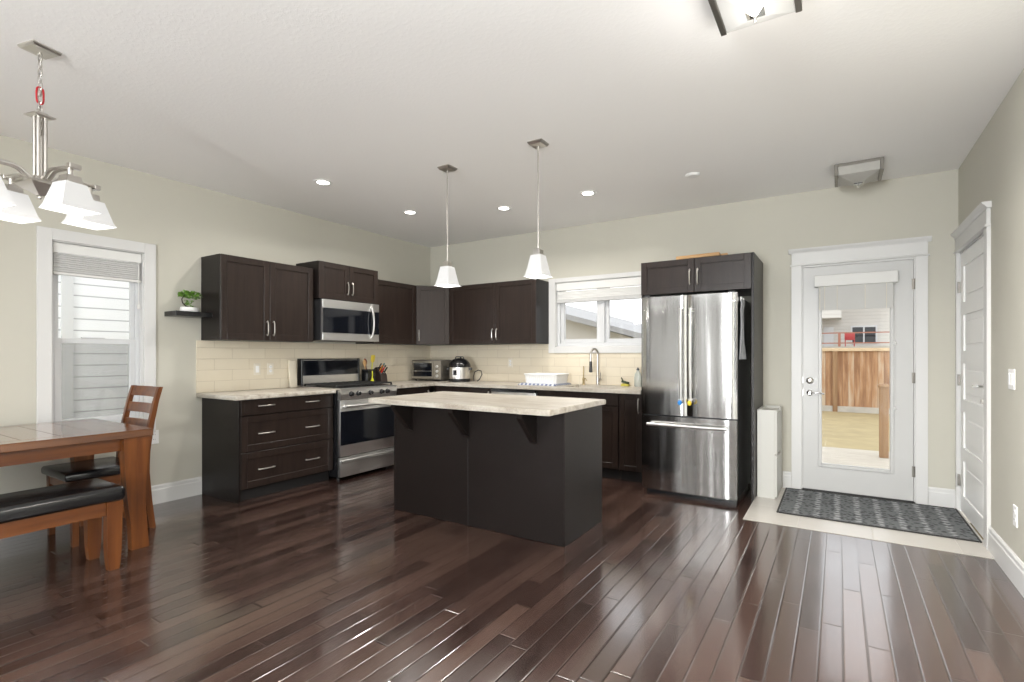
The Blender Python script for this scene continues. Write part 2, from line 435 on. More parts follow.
# ---- entry door
d1 = struct_root('door_1')
mb = MB()
mb.box(4.486, 4.566, -.02, 0, 0, 2.085); mb.box(5.404, 5.484, -.02, 0, 0, 2.085)
mb.box(4.486, 5.484, -.022, 0, 2.085, 2.20, .002)
mb.box(4.474, 5.496, -.032, 0, 2.082, 2.097, .004)
mb.prism([(0, 2.20), (-.024, 2.20), (-.030, 2.212), (-.046, 2.228), (-.050, 2.240), (0, 2.240)], 'x', 4.462, 5.508)
mb.build('casing', M['trim'], d1, False)
mb = MB(); mb.box(4.555, 4.576, 0, .15, 0, 2.085); mb.box(5.394, 5.415, 0, .15, 0, 2.085); mb.box(4.576, 5.394, 0, .15, 2.067, 2.085)
mb.box(4.566, 4.590, .052, .07, 0, 2.08); mb.box(5.38, 5.404, .052, .07, 0, 2.08)
mb.build('jamb', M['trim'], d1, False)
mb = MB(); mb.box(4.555, 5.415, .0, .2, -.03, .016); mb.build('threshold', M['steel_dark'], d1, False)
GX0, GX1, GZ0, GZ1 = 4.728, 5.232, .262, 1.945
mb = MB()
mb.box(4.579, GX0, .004, .048, .02, 2.064); mb.box(GX1, 5.391, .004, .048, .02, 2.064); mb.box(GX0, GX1, .004, .048, .02, GZ0); mb.box(GX0, GX1, .004, .048, GZ1, 2.064)
slab = mb.build('door_slab', M['doorwhite'], d1, False)
mb = MB()
for x0, x1, z0, z1 in ((GX0-.028, GX0, GZ0-.028, GZ1+.028), (GX1, GX1+.028, GZ0-.028, GZ1+.028), (GX0, GX1, GZ0-.028, GZ0), (GX0, GX1, GZ1, GZ1+.028)):
    mb.box(x0, x1, -.008, .012, z0, z1, .004)
mb.build('glass_frame', M['doorwhite'], slab)
MB().box(GX0, GX1, .024, .028, GZ0, GZ1).build('glass_pane', M['glass'], slab, False)
def lever(parent, c, U, N, mat=M['chrome'], flip=1):
    """round rose and curved lever: c centre on the door face, U along the lever, N out of the door"""
    F = FR(c, U, Vector(N).cross(Vector(U)), N)
    mb = MB(F); mb.lathe([(.026, 0), (.026, .006), (.020, .010), (.010, .012), (.010, .042)], seg=20)
    mb.tube([(0, 0, .040), (.03, .004, .046), (.075, .006, .046), (.115, -.004*flip, .044)], .0075, 10)
    mb.build('lever_handle', mat, parent)
lever(slab, (4.634, .004, .905), (1, 0, 0), (0, -1, 0))
mb = MB(FR((4.634, .004, 1.020), (1, 0, 0), (0, 0, 1), (0, -1, 0))); mb.lathe([(.030, 0), (.030, .008), (.022, .014), (.018, .016)], seg=20); mb.box(-.004, .004, -.015, .015, .014, .030, .002)
mb.build('deadbolt', M['nickel'], slab)
for z in (1.856, 1.062, .27):
    mb = MB(); mb.cyl((5.393, -.006, z-.045), (5.393, -.006, z+.045), .007); mb.box(5.380, 5.405, -.003, .004, z-.045, z+.045); mb.build('hinge', M['rail_nickel'], d1)
for z in (.905, 1.02): MB().box(4.572, 4.581, .012, .040, z-.028, z+.028).build('strike_plate', M['nickel'], d1, False)
# roman shade hung on the door
sh = thing('roman_shade', 'white shade with pale grey fabric pulled up on the glass patio door', 'window shade', (4.977, -.06, 1.92))
MB().box(-.305, .305, -.030, .049, -.048, .052, .004).build('headrail', M['blind'], sh)
mb = MB()
for i in range(4): mb.box(-.272, .272, -.006+.004*i, -.003+.004*i, -.262+.014*i, -.046)
mb.build('fabric', M['sheer'], sh, False)
for x in (-.262, -.225, -.13, .075, .225): MB().tube([(x, -.009, -.048), (x, -.009, -.262)], .0022, 6).build('shade_cord', M['plate'], sh)
mb = MB(); mb.tube([(.283, -.004, -.048), (.283, -.004, -1.12)], .0015, 6); mb.sphere((.283, -.004, -.56), .011); mb.sphere((.283, -.004, -1.12), .011); mb.build('pull_cord', M['plastic_white'], sh)

# ---- interior door on the right wall
d2 = struct_root('door_2')
mb = MB(); X = W
mb.box(X-.02, X, -1.05, -.962, 0, 2.085); mb.box(X-.02, X, -.048, -.001, 0, 2.085)
mb.box(X-.022, X, -1.05, -.001, 2.085, 2.20, .002); mb.box(X-.032, X, -1.062, -.001, 2.082, 2.097, .004)
mb.prism([(X, 2.20), (X-.024, 2.20), (X-.030, 2.212), (X-.046, 2.228), (X-.050, 2.240), (X, 2.240)], 'y', -1.074, -.001)
mb.build('casing', M['trim'], d2, False)
mb = MB(); mb.box(X, X+.15, -.965, -.955, 0, 2.085); mb.box(X, X+.15, -.055, -.045, 0, 2.085); mb.box(X, X+.15, -.955, -.055, 2.070, 2.085); mb.box(X+.045, X+.15, -.955, -.055, 0, 2.07)
mb.build('jamb', M['trim'], d2, False)
mb = MB(FR((X+.040, -.058, .012), (0, -1, 0), (0, 0, 1), (-1, 0, 0)))     # u toward the camera, n into the room
Wd, Hd = .894, 2.052; st = .105; n = 5; rail = .10; ph = (Hd-.13-.11-rail*(n-1))/n
mb.box(0, st, 0, Hd, 0, .035); mb.box(Wd-st, Wd, 0, Hd, 0, .035)
z = 0
for k in range(n+1):
    r = .13 if k == 0 else (.11 if k == n else rail)
    mb.box(st, Wd-st, z, z+r, 0, .035); z += r
    if k < n:
        mb.prism([(st, z), (Wd-st, z), (Wd-st, z+ph), (st, z+ph)], 'z', 0, .024)
        mb.box(st+.05, Wd-st-.05, z+.05, z+ph-.05, .020, .031, .006); z += ph
slab2 = mb.build('door_slab', M['lifted_white'], d2, False)
lever(slab2, (X+.005, -.885, 1.045), (0, 1, 0), (-1, 0, 0), flip=-1)
mb = MB(FR((X+.005, -.885, .945), (0, 1, 0), (0, 0, -1), (-1, 0, 0))); mb.lathe([(.026, 0), (.026, .008), (.020, .013), (.016, .014)], seg=20); mb.box(-.003, .003, -.013, .013, .012, .026, .001); mb.build('deadbolt', M['nickel'], slab2)
for z in (1.80, 1.055, .25):
    mb = MB(); mb.cyl((X-.006, -.052, z-.045), (X-.006, -.052, z+.045), .008); mb.box(X-.004, X+.004, -.064, -.04, z-.045, z+.045); mb.build('hinge', M['rail_nickel'], d2)

# ---- dining window (left wall)
def win_casing(parent, F, u0, u1, z0, z1, wd, t=.02):
    mb = MB(F)
    mb.box(u0-wd, u0, z0-wd, z1+wd, 0, t, .002); mb.box(u1, u1+wd, z0-wd, z1+wd, 0, t, .002)
    mb.box(u0, u1, z1, z1+wd, 0, t, .002); mb.box(u0, u1, z0-wd, z0, 0, t, .002)
    return mb.build('casing', M['trim'], parent, False)
def ring(mb, u0, u1, v0, v1, wd, n0, n1, bev=.003):
    mb.box(u0, u0+wd, v0, v1, n0, n1, bev); mb.box(u1-wd, u1, v0, v1, n0, n1, bev)
    mb.box(u0+wd, u1-wd, v0, v0+wd, n0, n1, bev); mb.box(u0+wd, u1-wd, v1-wd, v1, n0, n1, bev)
w1 = struct_root('window_1'); F = FR((0, 0, 0), (0, 1, 0), (0, 0, 1), (1, 0, 0))
y0, y1, z0, z1 = -4.125, -3.535, .69, 2.10
win_casing(w1, F, y0, y1, z0, z1, .083)
mb = MB(F); mb.box(y0, y0+.008, z0, z1, -.15, 0); mb.box(y1-.008, y1, z0, z1, -.15, 0); mb.box(y0, y1, z1-.008, z1, -.15, 0); mb.box(y0, y1, z0, z0+.012, -.15, 0); mb.build('jamb', M['trim'], w1, False)
mb = MB(F); ring(mb, y0+.008, y1-.008, z0+.012, z1-.008, .026, -.12, -.055); fr = mb.build('window_frame', M['vinyl'], w1)
mb = MB(F); ring(mb, y0+.034, y1-.034, 1.345, z1-.034, .030, -.108, -.085); s1 = mb.build('upper_sash', M['vinyl'], w1)
mb = MB(F); ring(mb, y0+.034, y1-.034, z0+.038, 1.385, .042, -.085, -.060); mb.box(-3.93, -3.78, 1.383, 1.395, -.075, -.055, .003); s2 = mb.build('lower_sash', M['vinyl'], w1)
MB(F).box(y0+.06, y1-.06, 1.37, z1-.06, -.099, -.096).build('glass_pane', M['glass'], s1, False)
MB(F).box(y0+.07, y1-.07, z0+.07, 1.35, -.075, -.072).build('glass_pane', M['glass'], s2, False)
MB(F).box(y0+.036, y1-.036, z0+.038, 1.365, -.1165, -.1155).build('insect_screen', M['screen'], w1, False)
b1 = thing('window_blind', 'grey woven blind drawn up in the dining window', 'blind', (-.030, -3.83, 2.085))
mb = MB(); mb.box(-.022, .022, -.283, .283, -.062, .004, .004); mb.box(.018, .026, -.283, .283, -.070, -.008, .002); mb.build('headrail', M['blind'], b1)
mb = MB()
for i in range(9): mb.box(-.016+.002*(i % 2), .018-.003*(i % 2), -.281, .281, -.086-.0155*i, -.071-.0155*i, .004)
mb.build('stacked_slats', M['blind_grey'], b1)
MB().box(-.018, .018, -.281, .281, -.232, -.212, .004).build('bottom_rail', M['blind'], b1)
mb = MB(); mb.tube([(.022, .262, -.07), (.022, .262, -.42)], .003, 6); mb.box(.014, .030, .252, .272, -.45, -.415, .004); mb.build('pull_cord', M['blind'], b1)

# ---- kitchen window (back wall)
w2 = struct_root('window_2'); F = FR((0, 0, 0), (1, 0, 0), (0, 0, 1), (0, -1, 0))
x0, x1, z0, z1 = 1.99, 3.16, 1.35, 2.12
mb = MB(F); wd = .088
mb.box(x0-wd, x0, z0-.072, z1+.05, 0, .02, .002); mb.box(x1, x1+wd, z0-.072, z1+.05, 0, .02, .002); mb.box(x0, x1, z1, z1+.05, 0, .02, .002); mb.box(x0, x1, z0-.072, z0, 0, .02, .002); mb.build('casing', M['trim'], w2, False)
mb = MB(F); mb.box(x0, x0+.008, z0, z1, -.15, 0); mb.box(x1-.008, x1, z0, z1, -.15, 0); mb.box(x0, x1, z1-.008, z1, -.15, 0); mb.box(x0, x1, z0, z0+.01, -.15, 0); mb.build('jamb', M['trim'], w2, False)
mb = MB(F); ring(mb, x0+.008, x1-.008, z0+.01, z1-.008, .036, -.11, -.03); mb.box(2.545, 2.60, z0+.046, z1-.044, -.11, -.035, .003); mb.build('window_frame', M['vinyl'], w2)
mb = MB(F); ring(mb, x0+.046, 2.548, z0+.046, z1-.044, .048, -.085, -.045); s1 = mb.build('left_sash', M['vinyl'], w2)
mb = MB(F); ring(mb, 2.597, x1-.044, z0+.046, z1-.044, .046, -.10, -.065); s2 = mb.build('right_sash', M['vinyl'], w2)
MB(F).box(x0+.085, 2.508, z0+.086, z1-.084, -.067, -.064).build('glass_pane', M['glass'], s1, False)
MB(F).box(2.635, x1-.082, z0+.084, z1-.082, -.084, -.081).build('glass_pane', M['glass'], s2, False)
b2 = thing('window_blind', 'pale grey blind raised over the kitchen sink window', 'blind', (2.575, .015, 2.105))
MB().box(-.570, .570, -.022, .022, -.085, .004, .004).build('headrail', M['blind'], b2)
mb = MB()
for i in range(6): mb.box(-.566, .566, -.016+.002*(i % 2), .018-.003*(i % 2), -.108-.0155*i, -.093-.0155*i, .004)
mb.build('stacked_slats', M['blind'], b2)
mb = MB(); mb.box(-.566, .566, -.026, .018, -.232, -.186, .006); mb.build('bottom_rail', M['blind_grey'], b2)

# ---- added, unseen windows behind and beside the camera to light the room
wr = struct_root('added_window_rear'); F = FR((0, REAR, 0), (-1, 0, 0), (0, 0, 1), (0, 1, 0))
win_casing(wr, F, -4.45, -3.25, .20, 2.50, .09)
mb = MB(F); ring(mb, -4.45, -3.25, .20, 2.50, .05, -.12, -.03); mb.box(-3.88, -3.82, .25, 2.45, -.12, -.03); mb.build('window_frame', M['vinyl'], wr)
MB(F).box(-4.40, -3.30, .25, 2.45, -.08, -.077).build('glass_pane', M['glass'], wr, False)
ws = struct_root('added_window_left'); F = FR((0, 0, 0), (0, 1, 0), (0, 0, 1), (1, 0, 0))
win_casing(ws, F, -8.65, -6.45, .25, 2.15, .085)
mb = MB(F); ring(mb, -8.65, -6.45, .25, 2.15, .05, -.12, -.03); mb.box(-7.58, -7.52, .30, 2.10, -.12, -.03); mb.build('window_frame', M['vinyl'], ws)
MB(F).box(-8.60, -6.50, .30, 2.10, -.08, -.077).build('glass_pane', M['glass'], ws, False)

we = struct_root('added_window_right'); F = FR((W, 0, 0), (0, -1, 0), (0, 0, 1), (-1, 0, 0))
win_casing(we, F, 3.65, 5.85, .62, 2.18, .085)
mb = MB(F); ring(mb, 3.65, 5.85, .62, 2.18, .05, -.12, -.03); mb.box(4.72, 4.78, .67, 2.13, -.12, -.03); mb.build('window_frame', M['vinyl'], we)
MB(F).box(3.70, 5.80, .67, 2.13, -.08, -.077).build('glass_pane', M['glass'], we, False)

# ---- plates
def plate(name, label, F, w_=.07, kind='outlet'):
    t = thing(name, label, 'outlet' if kind != 'switch' else 'light switch', F.translation)
    R = F.copy(); R.translation = (0, 0, 0)
    MB(R).box(-w_/2, w_/2, -.0575, .0575, 0, .006, .002).build('cover_plate', M['plate'], t)
    k = max(1, round(w_/.06)) if kind == 'switch' else 1
    for i in range(k):
        cx = (i-(k-1)/2)*.046
        if kind == 'switch': MB(R).box(cx-.017, cx+.017, -.033, .033, .005, .011, .002).build('rocker', M['plastic_white'], t)
        else:
            mb = MB(R)
            for s_ in (-1, 1): mb.lathe([(.0165, .005), (.0165, .008)], (cx, s_*.020, 0), 16)
            rc = mb.build('socket', M['plastic_white'], t)
            for s_ in (-1, 1):
                for q_ in (-.006, .006): MB(R).box(cx+q_-.001, cx+q_+.001, s_*.020-.004, s_*.020+.006, .0075, .0085).build('slot', M['black_matte'], rc, False)
    return t
LW = lambda x, y, z: FR((x, y, z), (0, 1, 0), (0, 0, 1), (1, 0, 0))
BW = lambda x, y, z: FR((x, y, z), (1, 0, 0), (0, 0, 1), (0, -1, 0))
RW = lambda x, y, z: FR((x, y, z), (0, -1, 0), (0, 0, 1), (-1, 0, 0))
plate('wall_outlet', 'cream outlet on the backsplash above the drawer cabinet worktop', LW(.008, -2.42, 1.115))
plate('light_switch', 'cream rocker switch beside the outlet above the drawer cabinet worktop', LW(.008, -2.56, 1.115), .07, 'switch')
plate('wall_outlet', 'cream outlet on the back tiles near the pressure cooker', BW(1.35, -.008, 1.155))
M['plate'] = M['plastic_white']
plate('light_switch', 'double rocker light switch on the wall near the white panel door', RW(W, -1.53, 1.12), .115, 'switch')
plate('wall_outlet', 'white outlet low on the wall beside the white panel door', RW(W, -1.60, .37))
plate('wall_outlet', 'white outlet low on the wall behind the dining chair', LW(0, -3.46, .565))

# ================================================================== KITCHEN CABINETS
FL = lambda x, y, z: FR((x, y, z), (0, 1, 0), (0, 0, 1), (1, 0, 0))     # faces the room from the left wall
FB = lambda x, y, z: FR((x, y, z), (1, 0, 0), (0, 0, 1), (0, -1, 0))    # faces the room from the back wall
def shaker(F, w_, h_, name, parent, t=.02, st=.058, rec=.009, mat=None):
    mb = MB(F); b = .0018
    mb.box(0, st, 0, h_, 0, t, b); mb.box(w_-st, w_, 0, h_, 0, t, b); mb.box(st, w_-st, 0, st, 0, t, b); mb.box(st, w_-st, h_-st, h_, 0, t, b)
    mb.box(st-.004, w_-st+.004, st-.004, h_-st+.004, 0, t-rec)
    return mb.build(name, mat or M['espresso'], parent, False)
def slabfront(F, w_, h_, name, parent, t=.02):
    mb = MB(F); mb.box(0, w_, 0, h_, 0, t, .002); mb.box(.03, w_-.03, .025, h_-.025, t-.002, t+.0008, .001)
    return mb.build(name, M['espresso'], parent, False)
def pull(F, u, v, n, L_, vert, parent, mat=None):
    mb = MB(F); h = L_/2
    pts = []
    for i in range(9):
        a = -1+2*i/8; off = .026*(1-a**4*.55) if abs(a) < 1 else .026*.45
        p = (u, v+a*h, n+off) if vert else (u+a*h, v, n+off)
        pts.append(p)
    mb.tube(pts, .0056, 8)
    for s_ in (-1, 1):
        q = (u, v+s_*h*.86, n) if vert else (u+s_*h*.86, v, n)
        r = (q[0], q[1], n+.020)
        mb.cyl(q, r, .0055, seg=8)
    return mb.build('handle', mat or M['nickel'], parent)

# drawer base cabinet, left wall
c = thing('drawer_cabinet', 'dark three-drawer base cabinet at the window end of the kitchen', 'cabinet', (0, -2.6, 0))
o = c.location
y0, y1 = -3.076-o.y, -2.116-o.y
mb = MB(); mb.box(.003, .578, y0+.02, y1, .10, .874); mb.build('carcass', M['espresso_flat'], c, False)
MB().box(.002, .600, y0, y0+.019, 0, .874, .001).build('end_panel', M['espresso_flat'], c, False)
MB().box(.003, .525, y0+.02, y1, 0, .10).build('toe_kick', M['toe'], c, False)
for nm, z0, z1, zh in (('top', .738, .868, .812), ('mid', .424, .730, .572), ('low', .112, .416, .262)):
    F = FL(.578, y0+.023, z0); wd = y1-y0-.026
    dr = slabfront(F, wd, z1-z0, 'drawer', c) if nm == 'top' else shaker(F, wd, z1-z0, 'drawer', c)
    for yc in (-2.83, -2.362): pull(F, yc-o.y-(y0+.023), zh-z0, .02, .155, False, dr)

def base_left(name, label, y0, y1):
    c = thing(name, label, 'cabinet', (0, (y0+y1)/2, 0)); h = (y1-y0)/2
    MB().box(.003, .578, -h, h, .10, .874).build('carcass', M['espresso_flat'], c, False)
    MB().box(.003, .525, -h, h, 0, .10).build('toe_kick', M['toe'], c, False)
    F = FL(.578, -h+.003, .112); d = shaker(F, 2*h-.09, .756, 'door', c); pull(F, 2*h-.13, .64, .02, .14, True, d)
    return c
base_left('corner_base_cabinet', 'dark base cabinet between the gas range and the kitchen corner', -1.330, -.600)

def base_back(name, label, x0, x1, doors, false_front=False, hand=None):
    c = thing(name, label, 'cabinet', ((x0+x1)/2, 0, 0)); h = (x1-x0)/2
    if name == 'sink_base_cabinet':
        mb = MB(); mb.box(-h, h, -.578, -.565, .10, .874); mb.box(-h, -h+.016, -.565, -.01, .10, .874); mb.box(h-.016, h, -.565, -.01, .10, .874); mb.box(-h+.016, h-.016, -.565, -.01, .10, .12); mb.build('carcass', M['espresso_flat'], c, False)
    else: MB().box(-h, h, -.578, -.010, .10, .874).build('carcass', M['espresso_flat'], c, False)
    MB().box(-h, h, -.525, -.010, 0, .10).build('toe_kick', M['toe'], c, False)
    top = .868
    if false_front:
        slabfront(FB(-h+.003, -.578, .745), 2*h-.006, .123, 'false_front', c); top = .737
    wd = (2*h-.006)/doors
    for i in range(doors):
        F = FB(-h+.003+i*wd+.0012, -.578, .112); d = shaker(F, wd-.0024, top-.112, 'door', c, st=.05 if wd < .3 else .058)
        side = hand if hand is not None else (1 if i == 0 else 0)
        u = wd-.03 if side else .03
        pull(F, u, top-.112-.11, .02, .15, True, d)
    return c
base_back('corner_base_cabinet', 'dark base cabinet under the pressure cooker, beside the dishwasher', .602, 1.464, 1, hand=1)
base_back('sink_base_cabinet', 'dark base cabinet under the kitchen sink', 2.078, 3.008, 2, True)
base_back('base_cabinet', 'narrow dark single-door base cabinet next to the refrigerator', 3.012, 3.246, 1, hand=1)

# dishwasher
c = thing('dishwasher', 'stainless dishwasher under the back worktop, mostly behind the island', 'dishwasher', (1.771, 0, 0))
MB().box(-.298, .298, -.575, -.02, .10, .868).build('tub', M['steel_dark'], c, False)
d = MB().box(-.297, .297, -.612, -.576, .115, .868, .006, 2).build('door', M['steel'], c)
mb = MB(); mb.tube([(-.23, -.64, .80), (.23, -.64, .80)], .009, 10); mb.cyl((-.21, -.61, .80), (-.21, -.64, .80), .007); mb.cyl((.21, -.61, .80), (.21, -.64, .80), .007); mb.build('handle', M['steel'], d)
MB().box(-.297, .297, -.613, -.5766, .835, .867).build('control_strip', M['black'], d, False)
MB().box(-.297, .297, -.53, -.05, 0, .10).build('toe_kick', M['toe'], c, False)

# worktops
tag(MB().box(.002, .645, -3.126, -2.118, .876, .914, .006, 2).build('worktop', M['stone']), 'short beige worktop over the three-drawer cabinet', 'worktop')
mb = MB()
mb.box(.002, .645, -1.332, -.640, .876, .914); mb.box(.002, 2.36, -.640, -.002, .876, .914); mb.box(2.36, 2.94, -.640, -.55, .876, .914); mb.box(2.36, 2.94, -.13, -.002, .876, .914); mb.box(2.94, 3.2485, -.640, -.002, .876, .914)
bmesh.ops.remove_doubles(mb.bm, verts=mb.bm.verts[:], dist=1e-5)
tag(mb.build('worktop', M['stone'], smooth=False), 'L-shaped beige worktop running from the range round the corner to the refrigerator', 'worktop')

# upper cabinets
def upper(name, label, F, w_, h_, dep, doors, groupdoors=True, hands=None, hv=.115, lo=None):
    c = thing(name, label, 'cabinet', F.translation); R = F.copy(); R.translation = (0, 0, 0)
    MB(R).box(0, w_, 0, h_, .002, dep-.02, .001).build('carcass', M['espresso_flat'], c, False)
    a = 0
    for i, (wd, hs) in enumerate(doors):
        Fd = R @ Matrix.Translation((a+.0015, .002, dep-.02)); d = shaker(Fd, wd-.003, h_-.004, 'door', c)
        if hs is not None: pull(Fd, (wd-.033) if hs else .030, hv, .02, .14, True, d)
        a += wd
    return c
upper('wall_cabinet', 'dark double-door wall cabinet beside the floating shelf', FL(0, -3.083, 1.389), .931, .751, .3325, [(.457, 1), (.474, 0)])
upper('wall_cabinet', 'short dark double-door cabinet above the microwave', FL(0, -2.125, 1.838), .793, .385, .3876, [(.385, 1), (.408, 0)], hv=.13)
upper('wall_cabinet', 'dark single-door wall cabinet between microwave and corner cabinet', FL(0, -1.330, 1.389), .687, .751, .3325, [(.687, None)])
upper('wall_cabinet', 'dark double-door wall cabinet to the near side of the sink window', FB(.617, 0, 1.389), 1.290, .751, .3325, [(.716, 1), (.574, 0)])
c = thing('corner_wall_cabinet', 'dark diagonal wall cabinet in the kitchen corner', 'cabinet', (0, 0, 1.389))
MB().prism([(.002, -.002), (.002, -.6415), (.318, -.6415), (.6155, -.318), (.6155, -.002)], 'z', 0, .751).build('carcass', M['espresso_flat'], c, False)
p, q = Vector((.318, -.6415, 0)), Vector((.6155, -.318, 0)); U = (q-p).normalized(); Nn = Vector((U.y, -U.x, 0)); L_ = (q-p).length
F = FR(p+U*.012, U, (0, 0, 1), Nn); d = shaker(F, L_-.024, .747, 'door', c); pull(F, .03, .115, .02, .14, True, d)

# range
c = thing('gas_range', 'stainless gas range with black oven glass and rear control panel', 'range', (0, -1.7275, 0)); h = .381
MB().box(.012, .655, -h, h, .03, .905, .003).build('body', M['black'], c, False)
for sy in (-1, 1):
    for x in (.08, .60): MB().cyl((x, sy*(h-.05), 0), (x, sy*(h-.05), .03), .018).build('foot', M['black_matte'], c)
ck = MB().prism([(.07, .905), (.675, .905), (.700, .900), (.700, .912), (.675, .922), (.07, .922)], 'y', -h, h).build('cooktop', M['steel'], c, False)
MB().box(.10, .655, -h+.02, h-.02, .9225, .926).build('cooktop_pan', M['black'], ck, False)
mb = MB().prism([(.655, .805), (.690, .805), (.702, .86), (.700, .899), (.655, .899)], 'y', -h, h); cp = mb.build('control_panel', M['steel'], c, False)
for yk in (-.255, -.165, .0, .155, .235):
    mb = MB(FR((.700, yk, .862), (0, 1, 0), (0, 0, 1), (1, 0, 0))); mb.lathe([(.026, -.004), (.026, .003), (.021, .005), (.019, .030), (.016, .033)], seg=18); mb.box(-.004, .004, -.019, .019, .030, .038, .002); mb.build('knob', M['black'], cp)
for k, cy in enumerate((-.25, 0, .25)):
    mb = MB(); w_ = .120
    for x in (.115, .370, .625): mb.box(x-.006, x+.006, cy-w_, cy+w_, .938, .952, .002)
    for y in (-w_, -w_/3, w_/3, w_): mb.box(.109, .631, cy+y-.006, cy+y+.006, .940, .954, .002)
    for x in (.115, .625):
        for y in (-w_, w_): mb.box(x-.007, x+.007, cy+y-.007, cy+y+.007, .926, .94)
    mb.build('grate', M['black_matte'], c, False)
for x, y, r in ((.22, -.25, .045), (.50, -.25, .055), (.36, 0, .06), (.22, .25, .045), (.50, .25, .05)):
    MB().lathe([(r, .926), (r, .932), (r*.75, .936), (r*.7, .941)], (x, y, 0), 20).build('burner', M['black_matte'], c)
bgd = MB().prism([(.012, .905), (.085, .905), (.078, 1.03), (.060, 1.20), (.050, 1.214), (.012, 1.214)], 'y', -h, h).build('backguard', M['steel'], c, False)
MB().prism([(.0755, 1.035), (.0805, 1.035), (.0645, 1.195), (.0595, 1.195)], 'y', -h+.012, h-.012).build('display_panel', M['black_glass'], bgd, False)
mb = MB()
for s_ in (-1, 1): mb.box(.010, .088, s_*h-.008, s_*h+.008, .93, 1.216, .003)
mb.build('end_cap', M['black'], bgd, False)
dr = MB().box(.656, .690, -h+.004, h-.004, .238, .800, .004, 2).build('oven_door', M['steel'], c)
MB().box(.688, .6925, -h+.006, h-.006, .352, .690, .001).build('oven_glass', M['black_glass'], dr, False)
mb = MB(); mb.tube([(.735, -h+.03, .742), (.742, -h+.12, .742), (.742, h-.12, .742), (.735, h-.03, .742)], .013, 12)
for s_ in (-1, 1): mb.cyl((.688, s_*(h-.05), .742), (.737, s_*(h-.05), .742), .010)
mb.build('handle', M['steel'], dr)
dw = MB().box(.656, .690, -h+.004, h-.004, .035, .229, .004, 2).build('storage_drawer', M['steel'], c)
MB().prism([(.689, .205), (.715, .200), (.717, .180), (.712, .172), (.706, .190), (.689, .188)], 'y', -h+.01, h-.01).build('handle', M['steel'], dw, False)

# microwave
c = thing('microwave', 'stainless over-the-range microwave with dark door window', 'microwave', (0, -1.7275, 1.404)); h = .3815
MB().box(.010, .395, -h, h, 0, .428, .003).build('body', M['steel_dark'], c, False)
mb = MB(); mb.box(.395, .422, -h, .270, .003, .080, .003); mb.box(.395, .422, -h, .270, .340, .426, .003); mb.box(.395, .420, -h, .270, .080, .340)
dr = mb.build('door', M['steel'], c, False)
MB().box(.4205, .4235, -h+.004, .268, .082, .338, .001).build('door_window', M['black_glass'], dr, False)
mb = MB(); pts = [(.422+.045*math.sin(PI*i/10)**.6, .262, .035+.36*i/10) for i in range(11)]; mb.tube(pts, .011, 10); mb.build('handle', M['steel'], dr)
mb = MB(); mb.box(.395, .420, .2725, h, .003, .080, .003); mb.box(.395, .420, .2725, h, .340, .426, .003); mb.box(.395, .418, .2725, h, .08, .34); pn = mb.build('control_panel', M['steel'], c, False)
MB().box(.4185, .421, .275, h-.003, .082, .338).build('keypad', M['black_glass'], pn, False)

# refrigerator housing: side panels and the cabinet over the refrigerator
c = thing('refrigerator_cabinet', 'dark cabinet with tall side panels framing the refrigerator', 'cabinet', (3.747, 0, 0))
MB().box(-.497, -.477, -.620, -.002, 0, 2.142, .001).build('side_panel', M['espresso_flat'], c, False)
MB().box(.477, .497, -.640, -.002, 0, 2.142, .001).build('side_panel', M['espresso_flat'], c, False)
MB().box(-.477, .477, -.600, -.002, 1.832, 2.142).build('carcass', M['espresso_flat'], c, False)
for i in range(2):
    F = FB(-.4955 if i == 0 else .0015, -.600 if i else -.6205, 1.830); wd = .494 if i == 0 else .474
    F = FB(-.4955 if i == 0 else .0015, -.6205, 1.830)
    d = shaker(F, wd, .311, 'door', c); pull(F, wd-.036 if i == 0 else .030, .14, .02, .145, True, d)
MB().box(-.477, .477, -.6205, -.600, 1.832, 2.141).build('face_frame', M['espresso_flat'], c, False)

# refrigerator
c = thing('refrigerator', 'stainless French-door refrigerator with bottom freezer drawer', 'refrigerator', (3.745, 0, 0)); hw = .404
MB().box(-hw+.004, hw-.004, -.815, -.08, .045, 1.755, .004).build('body', M['steel_dark'], c)
MB().box(-hw+.02, hw-.02, -.80, -.10, 0, .046).build('base_grille', M['black'], c, False)
def fdoor(x0, x1, z0, z1):
    mb = MB(); n = 14; rings = []
    prof = []
    for i in range(n+1):
        a = i/n; x = x0+(x1-x0)*a; prof.append((x, -.893-.003*math.sin(PI*a)))
    pts = [(x0, -.82), (x0, -.884)]+prof[1:-1]+[(x1, -.884), (x1, -.82)]
    b = [(x0+(.004 if p[0] == x0 else 0), p[1]) for p in pts]
    mb.prism(pts, 'z', z0, z1); return mb
ld = fdoor(-hw, -.003, .722, 1.778).build('left_door', M['fridge_steel'], c)
rd = fdoor(.003, hw, .722, 1.778).build('right_door', M['fridge_steel'], c)
fd = fdoor(-hw, hw, .048, .710).build('freezer_drawer', M['fridge_steel'], c)
for s_, d in ((-1, ld), (1, rd)):
    mb = MB(); x = s_*.040
    pts = [(x, -.945-.012*math.sin(PI*i/10), .845+.815*i/10) for i in range(11)]
    mb.tube(pts, .013, 10); mb.cyl((x, -.895, .87), (x, -.948, .87), .010); mb.cyl((x, -.895, 1.635), (x, -.948, 1.635), .010); mb.build('handle', M['steel'], d)
mb = MB(); pts = [(-.335+.67*i/10, -.950-.014*math.sin(PI*i/10), .640) for i in range(11)]; mb.tube(pts, .014, 10)
for x in (-.31, .31): mb.cyl((x, -.89, .640), (x, -.952, .640), .011)
mb.build('handle', M['steel'], fd)
mb = MB()
for s_ in (-1, 1): mb.box(s_*.36-.03, s_*.36+.03, -.87, -.76, 1.7785, 1.795, .004)
mb.build('hinge_cover', M['steel_dark'], c)
